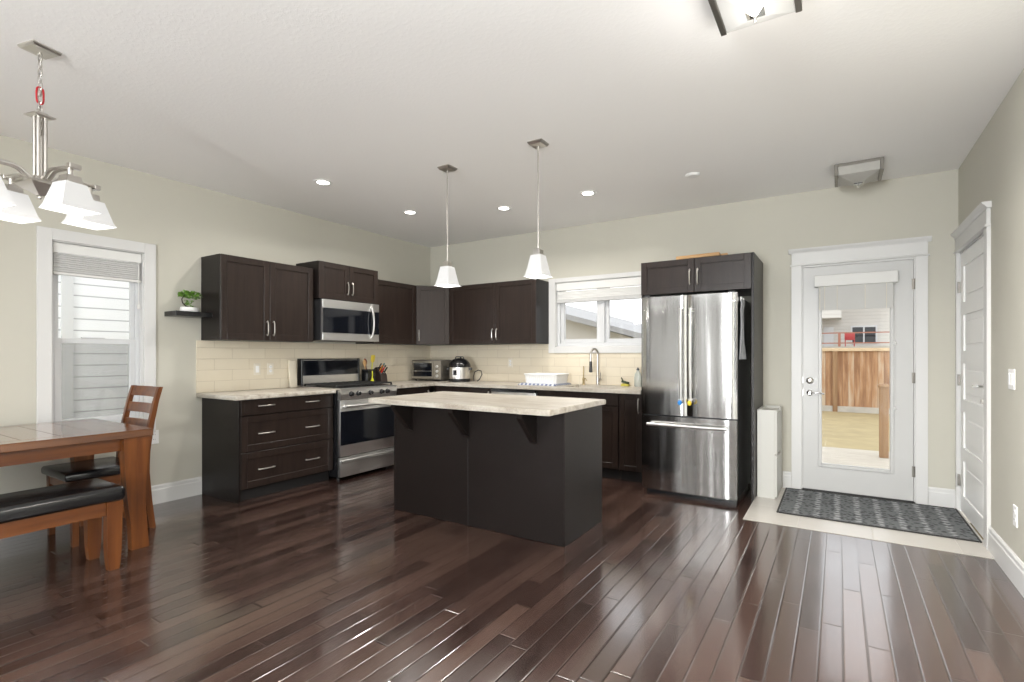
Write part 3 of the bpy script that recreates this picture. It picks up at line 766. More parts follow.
MB().box(.345, .395, -.8965, -.892, 1.70, 1.714, .001).build('badge', M['chrome'], rd)
for s_, cc, nm in ((-1, (.02, .22, .62), 'blue'), (1, (.75, .55, .03), 'yellow')):
    t = thing('hang_tag', 'small %s plastic tag low on the refrigerator door handle' % nm, 'tag', (3.745+s_*.040, -.972, .865))
    mb = MB(); mb.sphere((0, -.006, -.02), .018, 1.25); mb.build('tag_body', plain(nm+'_plastic', cc, .4), t)
    MB().tube([(.0165*math.cos(a), .0165*math.sin(a)+.016, .006) for a in [2*PI*i/14 for i in range(14)]], .003, 6, close=True).build('loop', M['plastic_white'], t)

# cloth hanging on the refrigerator side
c = thing('dish_cloth', 'pale grey cloth hanging down the side of the refrigerator', 'cloth', (4.163, -.70, 1.72))
rings = []
for k in range(13):
    z = -.50*k/12; wv = .10+.04*k/12
    rings.append([( .006+.010*math.sin(3*a+k*.35)*(.4+k/16)+(.012 if k < 2 else .004), -.02+wv*(a/PI-1)*1.5+.09*k/12, z) for a in [2*PI*i/20 for i in range(11)]]+
                 [( -.001+.010*math.sin(3*a+k*.35)*(.4+k/16)+(.012 if k < 2 else .004), -.02+wv*(a/PI-1)*1.5+.09*k/12, z) for a in [2*PI*i/20 for i in range(10, -1, -1)]])
MB().loft(rings).build('cloth', plain('pale_grey_cloth', (.30, .31, .33), .9, bump=.3, bscale=120, vary=.2), c)
mb = MB(); mb.tube([(.004, -.05, 0), (.02, -.05, .012), (.004, -.045, .02)], .004, 6); mb.box(-.013, .002, -.06, -.04, -.01, .03, .003); mb.build('hook', M['plastic_white'], c)

# board lying on top of the refrigerator cabinet
tag(MB(Matrix.Translation((3.76, -.50, 2.1475)) @ Matrix.Rotation(.07, 4, 'Z') @ Matrix.Rotation(-.025, 4, 'Y')).box(-.19, .19, -.105, .085, 0, .032, .006, 2).box(.19, .25, -.03, .01, .004, .028, .006, 2).build('cutting_board', wood_mat('pale_maple', (.42, .24, .10), (.55, .34, .16), .5, 'x')), 'light wooden board lying on top of the refrigerator cabinet', 'board')

# shoe cabinet
c = thing('shoe_cabinet', 'slim white cabinet standing between refrigerator panel and entry door', 'cabinet', (4.327, -.252, .004)); 
mb = MB(); mb.box(-.077, .064, -.238, .232, .0, .012); mb.box(-.077, .064, -.238, -.220, .012, .771, .002); mb.box(-.077, .064, .214, .232, .012, .771, .002); mb.box(-.077, -.060, -.220, .214, .012, .771); mb.box(-.060, .064, -.220, .214, .735, .750); mb.box(-.060, .064, -.220, .214, .37, .382)
mb.build('body', M['shoe_white'], c, False)
for z0, z1 in ((.014, .378), (.386, .769)):
    mb = MB(); mb.box(.0645, .080, -.238, .232, z0, z1-.028, .002); mb.box(.0645, .080, -.238, -.10, z1-.028, z1, .002); mb.box(.0645, .080, .10, .232, z1-.028, z1, .002); mb.build('flap_door', M['shoe_white'], c, False)

# ================================================================== ISLAND
c = thing('kitchen_island', 'dark panelled kitchen island with three brackets under its overhang', 'island', (2.577, -2.157, 0))
ix, iy = .774, .313
MB().box(-ix+.008, ix-.008, -iy+.010, iy, .0, .874).build('carcass', M['espresso_flat'], c, False)
MB().box(-ix+.012, -.0225, -iy, -iy+.0095, .002, .873, .001).build('back_panel', M['espresso_flat'], c, False)
MB().box(-.0145, ix-.0085, -iy, -iy+.0095, .002, .873, .001).build('back_panel', M['espresso_flat'], c, False)
MB().box(-.0225, -.0145, -iy+.003, -iy+.0095, .002, .873).build('seam_strip', M['toe'], c, False)
for s_ in (-1, 1): MB().box(s_*ix-(.008 if s_ > 0 else 0), s_*ix+(.008 if s_ < 0 else 0), -iy-.002, iy, 0, .874, .001).build('end_panel', M['espresso_flat'], c, False)
for x in (-.585, -.028, .545):
    mb = MB(); mb.prism([(-iy, .875), (-iy-.200, .875), (-iy-.196, .845), (-iy-.03, .672), (-iy, .655)], 'x', x-.022, x+.022, .002); mb.box(x-.034, x+.034, -iy-.002, -iy+.001, .64, .874); mb.build('bracket', M['espresso_flat'], c, False)
for i in range(2):   # working side towards the range wall
    F = FR((ix-.012-i*.76, iy, .112), (-1, 0, 0), (0, 0, 1), (0, 1, 0)); d = shaker(F, .75, .756, 'door', c, t=.018); pull(F, .70 if i == 0 else .05, .64, .018, .14, True, d)
pts = []
def rrect(x0, x1, y0, y1, r, n=5):
    P = []
    for cx, cy, a0 in ((x1-r, y0+r, -PI/2), (x1-r, y1-r, 0), (x0+r, y1-r, PI/2), (x0+r, y0+r, PI)):
        for i in range(n+1): a = a0+PI/2*i/n; P.append((cx+r*math.cos(a), cy+r*math.sin(a)))
    return P
tag(MB().prism(rrect(1.712, 3.349, -2.672, -1.745, .02), 'z', .8755, .914, .005, 2).build('worktop', M['stone']), 'beige streaked worktop overhanging the dark kitchen island', 'worktop')

# ================================================================== LIGHTS
def pendant(loc, label):
    t = thing('pendant_light', label, 'pendant light', loc, 0, 'pendants over the island')
    MB().sq([(.058, 0), (.058, -.006), (.046, -.022), (.020, -.026)]).build('canopy', M['nickel'], t, False)
    MB().cyl((0, 0, -.024), (0, 0, -.765), .0055, seg=10).build('rod', M['nickel'], t)
    MB().sq([(.012, -.755), (.028, -.765), (.028, -.803), (.036, -.806)]).build('socket_cap', M['nickel'], t, False)
    mb = MB(); mb.sq([(.040, -.803), (.0425, -.815), (.058, -.90), (.068, -.945), (.078, -.957)])
    mb.bm.faces.ensure_lookup_table()
    bmesh.ops.delete(mb.bm, geom=[f for f in mb.bm.faces if f.normal.z < -.9 and f.calc_center_median().z < -.95], context='FACES')
    sh = mb.build('glass_shade', M['shade_lit'], t, False)
    MB().sphere((0, 0, -.875), .026, 1.3).build('bulb', M['bulb'], sh)
    point_light('pendant_glow', (loc[0], loc[1], loc[2]-.93), 4, .02)
pendant((2.193, -2.265, H), 'glass pendant over the range end of the island')
pendant((3.050, -2.290, H), 'glass pendant over the refrigerator end of the island')

def pot(x, y, label, power=12):
    t = thing('recessed_light', label, 'ceiling light', (x, y, H), 0, 'recessed ceiling lights')
    MB().lathe([(.050, -.001), (.052, -.005), (.078, -.006), (.082, -.0005)], seg=28, cap=False).build('trim_ring', M['plastic_white'], t)
    MB().lathe([(.052, -.0005), (.050, -.004)], seg=24).build('lens', M['pot_lit'], t)
    area_light('recessed_glow', (x, y, H-.010), (0, 0, 0), .10, .10, power, (1, .955, .90), 'DISK', math.radians(150))
pot(1.049, -2.58, 'recessed ceiling light nearest the dining window')
pot(1.027, -1.478, 'recessed ceiling light in front of the microwave')
pot(1.949, -1.067, 'recessed ceiling light in front of the double wall cabinet')
pot(2.881, -1.053, 'recessed ceiling light in front of the sink window')
pot(5.25, -3.15, 'added recessed light out of view, brightening the wall with the double light switch', 62)  # added, unseen downlight that brightens the right wall

def flush(loc, S, label, lit):
    t = thing('flush_ceiling_light', label, 'ceiling light', loc); h = S/2
    MB().sq([(h-.03, 0), (h-.03, -.014)]).build('ceiling_pan', M['nickel'], t, False)
    mb = MB()
    for s_ in (-1, 1): mb.box(s_*(h-.012)-.012, s_*(h-.012)+.012, -h, h, -.095, -.002, .002)
    mb.box(-h+.024, h-.024, -h, -h+.010, -.024, -.002); mb.box(-h+.024, h-.024, h-.010, h, -.024, -.002)
    mb.build('metal_rails', M['rail_nickel'], t, False)
    g = h-.026
    MB().sq([((g, h-.003), -.0245), ((g, h-.003), -.090), ((.02, .02), -.140)]).build('glass_diffuser', M['flush_lit'] if lit else M['flush_off'], t, False)
    mb = MB(); mb.sq([(.034, -.131), (.034, -.136), (.008, -.152)]); mb.cyl((0, 0, -.150), (0, 0, -.158), .006); mb.sphere((0, 0, -.163), .008); mb.build('finial', M['chrome'], t)
    return t
flush((4.572, -3.20, H), .315, 'large lit square flush ceiling light with nickel rails', True)
point_light('flush_glow', (4.572, -3.20, H-.28), 4, .10)
flush((4.990, -.50, H), .32, 'unlit square flush ceiling light above the entry mat', False)

c = thing('smoke_detector', 'small white detector disc on the ceiling', 'smoke detector', (3.827, -1.033, H))
MB().lathe([(.060, 0), (.060, -.005), (.054, -.013), (.030, -.016)], seg=28).build('housing', M['plastic_white'], c)
MB().lathe([(.046, -.0142), (.046, -.0172), (.040, -.0172)], seg=28).build('vent_ring', M['plate'], c)

# chandelier
CH = (1.53, -4.59); RZ = math.radians(14)
c = thing('chandelier', 'nickel chandelier with four square glass shades over the dining table', 'chandelier', (CH[0], CH[1], H), RZ)
MB().sq([(.060, 0), (.060, -.008), (.053, -.016), (.016, -.020)]).build('canopy', M['nickel'], c, False)
def link(mb, z, L_, turn, r=.0028, wd=.012):
    P = []
    for i in range(16):
        a = 2*PI*i/16; x = wd*math.cos(a)*.8; zz = L_/2*math.sin(a)
        P.append((x*math.cos(turn), x*math.sin(turn), z+zz))
    mb.tube(P, r, 6, close=True)
mb = MB(); z = -.045
mb.cyl((0, 0, -.018), (0, 0, -.030), .006)
k = 0
while z > -.315:
    link(mb, z, .044, .4+(k % 2)*PI/2); z -= .034; k += 1
for i in range(6): link(mb, -.30-.022*i, .036, .2+(i % 2)*PI/2, .0026, .011)
mb.build('chain', M['nickel'], c)
mb = MB(); P = []
for i in range(20):
    a = 2*PI*i/20; P.append((0, .015*math.copysign(abs(math.cos(a))**.5, math.cos(a)), -.232+.040*math.copysign(abs(math.sin(a))**.7, math.sin(a))))
mb.tube(P, .0042, 8, close=True); mb.build('carabiner', M['red'], c, label='red carabiner clip')
mb = MB(); mb.sq([(.020, -.318), (.026, -.326), (.044, -.332), (.044, -.338), (.030, -.342)])
for s_ in (-1, 1): mb.tube([(s_*.018, 0, -.33), (s_*.018, 0, -.300), (0, 0, -.285)], .005, 8)
mb.build('top_plate', M['nickel'], c, False)
mb = MB()
for a in (-1, 1):
    for b in (-1, 1): mb.cyl((a*.0145, b*.0145, -.34), (a*.0145, b*.0145, -.655), .0085, seg=14)
mb.build('column', M['nickel'], c)
mb = MB(); mb.sq([(.040, -.640), (.046, -.655), (.075, -.668), (.075, -.678), (.012, -.725)]); mb.sphere((0, 0, -.732), .012); mb.build('hub', M['nickel'], c, False)
for k in range(4):
    a = PI/2*k; R = Matrix.Rotation(a, 4, 'Z')
    mb = MB(R)
    for s_ in (-.013, .013): mb.tube([(.02, s_, -.660), (.05, s_, -.645), (.085, s_, -.618), (.110, s_, -.611), (.255, s_, -.611)], .0078, 8)
    mb.box(.235, .262, -.026, .026, -.624, -.600, .002)
    arm = mb.build('arm', M['nickel'], c)
    mb = MB(R); mb.cyl((.222, 0, -.612), (.222, 0, -.660), .012); mb.sq([(.030, -.655), (.034, -.690), (.040, -.694)], (.222, 0)); mb.build('socket_cap', M['nickel'], arm, False)
    mb = MB(R); mb.sq([(.046, -.692), (.049, -.705), (.074, -.800), (.084, -.820)], (.222, 0))
    bmesh.ops.delete(mb.bm, geom=[f for f in mb.bm.faces if f.normal.z < -.9 and f.calc_center_median().z < -.81], context='FACES')
    sh = mb.build('glass_shade', M['shade_lit'], c, False)
    MB(R).sphere((.222, 0, -.760), .028, 1.2).build('bulb', M['bulb'], sh)
    q = Matrix.Rotation(RZ, 4, 'Z') @ R @ Vector((.222, 0, -.86))
    point_light('chandelier_glow', (CH[0]+q.x, CH[1]+q.y, H+q.z), 1.2, .03)

# ================================================================== SHELF + PLANT
c = thing('floating_shelf', 'small black floating shelf beside the dining window', 'shelf', (0, -3.235, 1.585))
MB().box(.001, .205, -.147, .147, 0, .042, .002).build('board', M['black'], c)
MB().box(.001, .2055, .1475, .150, .002, .040, .001).build('end_cap', M['black_matte'], c, False)
c = thing('potted_plant', 'little leafy plant in a white oval pot on the floating shelf', 'plant', (.10, -3.225, 1.627))
mb = MB(); mb.loft([[(s_*.040*math.cos(a), s_*.075*math.sin(a), z) for a in [2*PI*i/24 for i in range(24)]] for s_, z in ((.86, 0), (1.0, .008), (1.04, .024), (.98, .042), (.88, .044), (.86, .036))]); mb.build('pot', M['plastic_white'], c)
stem = [(0, -.045, .038), (0, -.062, .075), (.0, -.066, .105), (.0, -.045, .135), (.0, -.005, .150), (0, .045, .148)]
mb = MB(); mb.tube([(0, .01, .036), (0, -.03, .050), (0, -.058, .078), (0, -.064, .110), (0, -.045, .140)], .007, 8, .0035); mb.tube([(0, -.045, .138), (0, .0, .152), (0, .07, .145)], .0035, 6, .002); mb.build('stem', M['stem'], c)
mb = MB(); rg = random.Random(3)
def leaf(cx, cy, cz, L_):
    d = Vector((rg.uniform(-1, 1), rg.uniform(-1, 1), rg.uniform(-.3, .9))).normalized(); s_ = d.cross(Vector((rg.uniform(-1, 1), rg.uniform(-1, 1), 1))).normalized(); n = d.cross(s_)
    p = Vector((cx, cy, cz)); b = mb.bm; w_ = L_*.42
    A = b.verts.new(p); B = b.verts.new(p+d*L_*.5+s_*w_-n*L_*.06); C_ = b.verts.new(p+d*L_+n*L_*.10); D = b.verts.new(p+d*L_*.5-s_*w_-n*L_*.06); E_ = b.verts.new(p+d*L_*.5+n*L_*.07)
    b.faces.new((A, B, E_)); b.faces.new((B, C_, E_)); b.faces.new((C_, D, E_)); b.faces.new((D, A, E_))
for i in range(210):
    a = rg.uniform(0, 2*PI); r = rg.random()**.5
    leaf(.048*r*math.cos(a), .0+.088*r*math.sin(a)-.002, .150+rg.uniform(-.032, .032)*(1.1-r*.5), rg.uniform(.018, .030))
for i in range(45): leaf(rg.uniform(-.02, .02), rg.uniform(-.035, .03), .045+rg.uniform(0, .055), rg.uniform(.016, .026))
mb.build('foliage', M['leaf'], c, False)

# ================================================================== DINING
c = thing('dining_table', 'reddish-brown wooden dining table below the chandelier', 'table', (.575, -4.70, 0))
tx, ty = .485, .80
mb = MB(); z0, z1 = .727, .775
mb.box(-tx, tx, -ty, ty, z0, z1-.004, .004)
mb.box(-tx, -tx+.10, -ty, ty, z1-.006, z1, .002); mb.box(tx-.10, tx, -ty, ty, z1-.006, z1, .002)
mb.box(-tx+.10, tx-.10, ty-.10, ty, z1-.006, z1, .002); mb.box(-tx+.10, tx-.10, -ty, -ty+.10, z1-.006, z1, .002)
y = -ty+.101
while y < ty-.11:
    e = min(y+.1755, ty-.101); mb.box(-tx+.101, tx-.101, y, e-.003, z1-.006, z1, .0015); y = e
tt = mb.build('tabletop', M['tabletop'], c, False)
mb = MB(); mb.box(-tx+.06, -tx+.085, -ty+.10, ty-.10, .645, .727); mb.box(tx-.085, tx-.06, -ty+.10, ty-.10, .645, .727); mb.box(-tx+.10, tx-.10, -ty+.06, -ty+.085, .645, .727); mb.box(-tx+.10, tx-.10, ty-.085, ty-.06, .645, .727); mb.build('apron', M['cherry'], c, False)
def saber(x, y, sx, sy):
    mb = MB(); rings = []
    for k in range(13):
        t_ = k/12; z = .727*(1-t_)
        wy = .145-.058*math.sin(t_*PI/2)**1.1+.012*max(0, t_-.75)*4
        wx = .085-.028*t_
        yo = sy*(.145/2) ; xo = sx*.085/2
        cy = y - sy*wy/2 - sy*.022*math.sin(t_*PI)
        rings.append([(x-wx/2, cy-wy/2, z), (x+wx/2, cy-wy/2, z), (x+wx/2, cy+wy/2, z), (x-wx/2, cy+wy/2, z)])
    mb.loft(rings); return mb
for sx in (-1, 1):
    for sy in (-1, 1): saber(sx*(tx-.058), sy*(ty-.012), sx, sy).build('leg', M['cherry_z'], c)

c = thing('dining_chair', 'ladder-back wooden dining chair with black seat at the table end', 'chair', (.415, -3.97, 0))
hw = .235
def post_pts(s_):
    return [(s_*(hw-.018), .235, 0), (s_*(hw-.018), .212, .20), (s_*(hw-.018), .195, .42), (s_*(hw-.018), .200, .55), (s_*(hw-.020), .228, .75), (s_*(hw-.022), .262, .92), (s_*(hw-.024), .290, 1.02)]
def post_y(z):
    P = post_pts(1)
    for a, b in zip(P, P[1:]):
        if a[2] <= z <= b[2]: return a[1]+(b[1]-a[1])*(z-a[2])/(b[2]-a[2])
    return P[-1][1]
for s_ in (-1, 1):
    rings = []
    for k in range(21):
        z = 1.02*k/20; yy = post_y(z); t_ = .040 if z < .5 else .040-.012*(z-.5)/.5
        x = s_*(hw-.018-.005*max(0, z-.5)); rings.append([(x-.017, yy-t_/2, z), (x+.017, yy-t_/2, z), (x+.017, yy+t_/2, z), (x-.017, yy+t_/2, z)])
    MB().loft(rings).build('back_post', M['cherry_z'], c)
    MB().sq([((.017, .017), 0), ((.022, .022), .42)], (s_*(hw-.022), -.21)).build('leg', M['cherry_z'], c, False)
mb = MB(); mb.box(-hw+.04, hw-.04, -.226, -.204, .36, .425); mb.box(-hw+.04, hw-.04, .185, .205, .36, .425)
for s_ in (-1, 1): mb.box(s_*(hw-.022)-.011, s_*(hw-.022)+.011, -.19, .180, .36, .425)
mb.build('seat_frame', M['cherry'], c, False)
for s_ in (-1, 1): MB().box(s_*(hw-.022)-.009, s_*(hw-.022)+.009, -.195, .195, .17, .20).build('stretcher', M['cherry'], c, False)
MB().box(-hw-.002, hw+.002, -.265, .17, .426, .485, .022, 4).build('seat', M['leather'], c)
for z0, z1 in ((.585, .650), (.700, .775), (.825, .895), (.945, 1.018)):
    rings = []
    for k in range(9):
        a = -1+2*k/8; x = a*(hw-.034); dy = .022*(1-a*a)
        y_a, y_b = post_y(z0)+dy, post_y(z1)+dy
        rings.append([(x, y_a-.009, z0), (x, y_a+.009, z0), (x, y_b+.009, z1), (x, y_b-.009, z1)])
    MB().loft(rings).build('back_slat', M['cherry'], c)

c = thing('dining_bench', 'long wooden bench with black cushion along the near table side', 'bench', (1.115, -4.75, 0))
bx, by = .185, .60
MB().box(-bx-.008, bx+.008, -by-.008, by+.008, .402, .486, .026, 4).build('cushion', M['leather'], c)
mb = MB(); mb.box(-bx+.02, -bx+.042, -by+.085, by-.085, .325, .402); mb.box(bx-.042, bx-.02, -by+.085, by-.085, .325, .402); mb.box(-bx+.085, bx-.085, -by+.02, -by+.042, .325, .402); mb.box(-bx+.085, bx-.085, by-.042, by-.02, .325, .402); mb.build('frame', M['cherry'], c, False)
for sx in (-1, 1):
    for sy in (-1, 1):
        mb = MB(); yc = sy*(by-.045); rings = []
        for k in range(9):
            t_ = k/8; z = .402*(1-t_); wy = .078-.012*t_-.016*max(0, t_-.8)*5; wx = .07-.02*t_
            cy = yc-sy*.010*t_*0; rings.append([(sx*(bx-.04)-wx/2, cy-wy/2, z), (sx*(bx-.04)+wx/2, cy-wy/2, z), (sx*(bx-.04)+wx/2, cy+wy/2, z), (sx*(bx-.04)-wx/2, cy+wy/2, z)])
        mb.loft(rings); mb.build('leg', M['cherry_z'], c)

# ================================================================== COUNTER ITEMS
CT = .914
# cream board leaning beside the range
tag(MB(Matrix.Translation((.055, -2.19, CT)) @ Matrix.Rotation(-.12, 4, 'Y')).box(-.012, .012, -.042, .042, .002, .285, .006, 2).build('cutting_board', plain('cream_board', (.70, .64, .52), .5)), 'narrow cream board leaning on the tiles beside the range', 'board')
# utensil crock and contents
c = thing('utensil_holder', 'black square utensil holder beside the range control panel', 'utensil holder', (.130, -1.245, CT))
mb = MB(); h = .055
mb.box(-h, h, -h, h, .001, .008); mb.box(-h, -h+.005, -h, h, .008, .17); mb.box(h-.005, h, -h, h, .008, .17); mb.box(-h+.005, h-.005, -h, -h+.005, .008, .17); mb.box(-h+.005, h-.005, h-.005, h, .008, .17); mb.build('holder', M['black'], c, False)
MB().box(-h-.001, h+.001, -h-.001, h+.001, .155, .168, .001).build('rim', M['black_matte'], c, False)
def utensil(name, label, p, q, head, hmat, smat, cat='utensil'):
    P, Q = Vector(p), Vector(q); t = thing(name, label, cat, P); d = Q-P
    MB().tube([(0, 0, 0), d*.5, d], .0055, 8).build('shaft', smat, t)
    n = d.normalized()
    if head == 'spoon': rings = [(0, .006), (.02, .020), (.045, .030), (.07, .024), (.085, .006)]
    else: rings = [(0, .007), (.012, .028), (.05, .034), (.085, .032), (.09, .028)]
    F = FR(d, Vector((0, 1, 0)), n, Vector((0, 1, 0)).cross(n).normalized()); mb = MB(F)
    mb.loft([[(r*math.cos(a), u, .004*math.sin(a)) for a in [2*PI*i/12 for i in range(12)]] for u, r in rings]); mb.build('head', hmat, t)
yl = plain('yellow_green_silicone', (.62, .62, .02), .4); tan = plain('tan_wood', (.50, .30, .13), .6); brn = plain('dark_red_plastic', (.18, .03, .02), .4)
utensil('spatula', 'yellow spatula standing in the black utensil holder', (.150, -1.235, CT+.012), (.165, -1.215, CT+.25), 'spatula', plain('yellow_silicone', (.60, .47, .05), .4), yl)
utensil('wooden_spoon', 'tan wooden spoon standing in the black utensil holder', (.115, -1.255, CT+.012), (.105, -1.275, CT+.20), 'spoon', tan, tan)
utensil('serving_spoon', 'dark red spoon standing in the black utensil holder', (.110, -1.225, CT+.012), (.085, -1.245, CT+.215), 'spoon', brn, brn)
# lime brush in front of the holder
c = thing('dish_brush', 'lime green brush standing before the black utensil holder', 'brush', (.215, -1.262, CT)); 
MB().lathe([(.016, .001), (.022, .012), (.021, .035), (.014, .055), (.006, .075), (.006, .150), (.003, .155)], seg=14).build('handle', yl, c)
# knife block
c = thing('knife_block', 'dark wooden block of knives with coloured handles right of the range', 'knife block', (.140, -1.065, CT))
MB().prism([(-.07, .001), (.075, .001), (.060, .10), (-.035, .195), (-.09, .15)], 'y', -.050, .050, .003).build('block', plain('dark_block_wood', (.03, .02, .017), .45), c)
cols = [(.55, .03, .02), (.02, .02, .02), (.60, .20, .02), (.05, .05, .06), (.02, .02, .02), (.12, .25, .26)]
dn = Vector((.095, 0, .095)).normalized(); up_ = Vector((-.707, 0, .707)) 
for i, cc in enumerate(cols):
    u = .25+.25*(i//2); yy = -.025+.05*(i % 2)
    base = Vector((.060, yy, .10)).lerp(Vector((-.035, yy, .195)), u)+dn*.001
    ax = Vector((.62, 0, .78)).normalized()
    k = thing('knife', ['red-handled knife low in the knife block', 'black-handled knife low in the knife block', 'orange-handled knife midway up the knife block', 'charcoal-handled knife midway up the knife block', 'black-handled knife at the top of the knife block', 'teal-handled knife at the top of the knife block'][i], 'knife', Vector((.140, -1.065, CT))+base)
    MB().tube([ax*.0, ax*.03, ax*.075, ax*.085], .0085, 8).build('handle', plain('knife_handle_%d' % i, cc, .35), k)
    MB().tube([ax*-.0008, ax*.006], .0095, 8).build('bolster', M['steel'], k)
# toaster oven in the corner
c = thing('toaster_oven', 'grey toaster oven standing diagonally in the kitchen corner', 'toaster oven', (.285, -.270, CT), math.radians(9))
tw, td, th = .225, .16, .275
MB().box(-tw, tw, -td, td, .018, th, .008, 2).build('body', plain('grey_metal_case', (.10, .092, .078), .45, .2), c)
for a in (-1, 1):
    for b in (-1, 1): MB().cyl((a*(tw-.04), b*(td-.04), 0), (a*(tw-.04), b*(td-.04), .02), .012).build('foot', M['black_matte'], c)
d = MB().box(-tw+.012, .115, -td-.014, -td-.0005, .030, th-.012, .004).build('door', plain('door_frame_metal', (.20, .18, .145), .45, .3), c)
MB().box(-tw+.035, .092, -td-.0165, -td-.013, .062, th-.040, .001).build('door_glass', M['black_glass'], d, False)
mb = MB(); mb.tube([(-tw+.04, -td-.035, th-.028), (.09, -td-.035, th-.028)], .006, 8); mb.cyl((-tw+.05, -td-.012, th-.028), (-tw+.05, -td-.035, th-.028), .005); mb.cyl((.08, -td-.012, th-.028), (.08, -td-.035, th-.028), .005); mb.build('handle', M['steel'], d)
MB().box(-tw+.04, .088, -td-.019, -td-.016, .128, .133).build('rack_line', M['steel'], d, False)
pn = MB().box(.118, tw-.004, -td-.010, -td-.0005, .030, th-.012, .003).build('control_panel', plain('panel_metal', (.25, .225, .185), .45, .3), c)
for z in (.07, .13, .19):
    mb = MB(FR((.172, -td-.010, z), (1, 0, 0), (0, 0, 1), (0, -1, 0))); mb.lathe([(.019, 0), (.018, .014), (.014, .017)], seg=16); mb.build('knob', M['steel'], pn)
mb = MB()
for i in range(7): mb.box(tw, tw+.001, -.10+.03*i, -.085+.03*i, .07, .20)
mb.build('side_vents', M['black_matte'], c, False)
# pressure cooker
c = thing('pressure_cooker', 'round steel pressure cooker with black domed lid beside the toaster oven', 'pressure cooker', (.765, -.305, CT), math.radians(25))
R_ = .135
MB().lathe([(R_-.01, .0), (R_, .006), (R_+.003, .035), (R_, .04)], seg=36).build('base', M['black'], c)
MB().lathe([(R_-.003, .0405), (R_-.002, .05), (R_-.002, .185)], seg=36).build('pot', M['steel'], c)
ld_ = MB().lathe([(R_+.004, .186), (R_+.008, .195), (R_+.006, .215), (R_-.012, .25), (R_*.62, .285), (R_*.25, .300), (.01, .302)], seg=36).build('lid', M['black'], c)
mb = MB(); mb.tube([(-.055, 0, .290), (-.045, 0, .318), (.045, 0, .318), (.055, 0, .290)], .011, 8, flat=.7); mb.build('lid_handle', M['steel_dark'], ld_)
MB().lathe([(.012, .296), (.012, .312), (.008, .314)], (.0, .06, 0), 12).build('steam_valve', M['black'], ld_)
for s_ in (-1, 1): MB().box(s_*(R_+.012)-.014, s_*(R_+.012)+.014, -.035, .035, .150, .178, .005).build('side_grip', M['black'], c)
rings = []
for z in (.062, .172):
    A = [(-PI/2-.35-.10)+.50*i/8 for i in range(9)]
    rings.append([((R_+.006)*math.cos(a), (R_+.006)*math.sin(a), z) for a in A]+[((R_-.004)*math.cos(a), (R_-.004)*math.sin(a), z) for a in A[::-1]])
cpn = MB().loft(rings).build('control_panel', M['plastic_white'], c)
rings = []
for z in (.088, .150):
    A = [(-PI/2-.35-.02)+.34*i/8 for i in range(9)]
    rings.append([((R_+.008)*math.cos(a), (R_+.008)*math.sin(a), z) for a in A]+[((R_+.003)*math.cos(a), (R_+.003)*math.sin(a), z) for a in A[::-1]])
MB().loft(rings).build('display', M['black_glass'], cpn)
c = MB(Matrix.Translation((.955, -.20, CT))).tube([(-.04, .0, .006), (-.05, 0, .05), (-.045, .02, .12), (-.01, .05, .145), (.03, .06, .135), (.05, .05, .09), (.035, .02, .03), (.01, .0, .006)], .006, 8).build('power_cord', M['black_matte'])
tag(c, 'black power cord looped up beside the pressure cooker', 'cord')

# dish rack
c = thing('dish_rack', 'white plastic dish tub on the worktop by the sink', 'dish rack', (2.03, -.30, CT))
def tub(mb, hx, hy, z0, z1, t_, fl):
    mb.loft([rr for rr in [
        [(x, y, z0) for x, y in rrect(-hx, hx, -hy, hy, .03)], [(x, y, z1) for x, y in rrect(-hx-fl, hx+fl, -hy-fl, hy+fl, .035)],
        [(x, y, z1) for x, y in rrect(-hx-fl+t_, hx+fl-t_, -hy-fl+t_, hy+fl-t_, .033)], [(x, y, z0+t_) for x, y in rrect(-hx+t_, hx-t_, -hy+t_, hy-t_, .028)]]])
mb = MB(); tub(mb, .195, .150, .022, .120, .006, .015); mb.build('tub', M['plastic_white'], c)
mb = MB(); mb.tube([(x, y, .122) for x, y in rrect(-.214, .214, -.169, .169, .04)], .007, 8, close=True); mb.build('rim', M['plastic_white'], c)
for y in (-.161, .161):
    mb = MB()
    for i in range(14): mb.box(-.180+.0265*i, -.172+.0265*i, y-.003, y+.003, .04, .11)
    mb.build('ribs', M['plastic_white'], c, False)
t = thing('drying_towel', 'blue and white checked towel folded under the white dish tub', 'towel', (2.02, -.30, CT))
m, N, L, b = new_mat('blue_check_towel'); tt_ = NT(m); X_, Y_, Z_ = tt_.xyz()
ch_ = tt_.m('MULTIPLY', tt_.m('GREATER_THAN', tt_.m('SINE', tt_.m('MULTIPLY', X_, 120)), 0), tt_.m('GREATER_THAN', tt_.m('SINE', tt_.m('MULTIPLY', Y_, 120)), -.4))
L.new(tt_.mix(ch_, (.60, .62, .66), (.16, .19, .30)), b.inputs['Base Color']); b.inputs['Roughness'].default_value = .95
MB().box(-.25, .23, -.21, .19, .0005, .0115, .004, 2).box(-.235, .215, -.20, .18, .010, .021, .004, 2).build('towel', m, t)

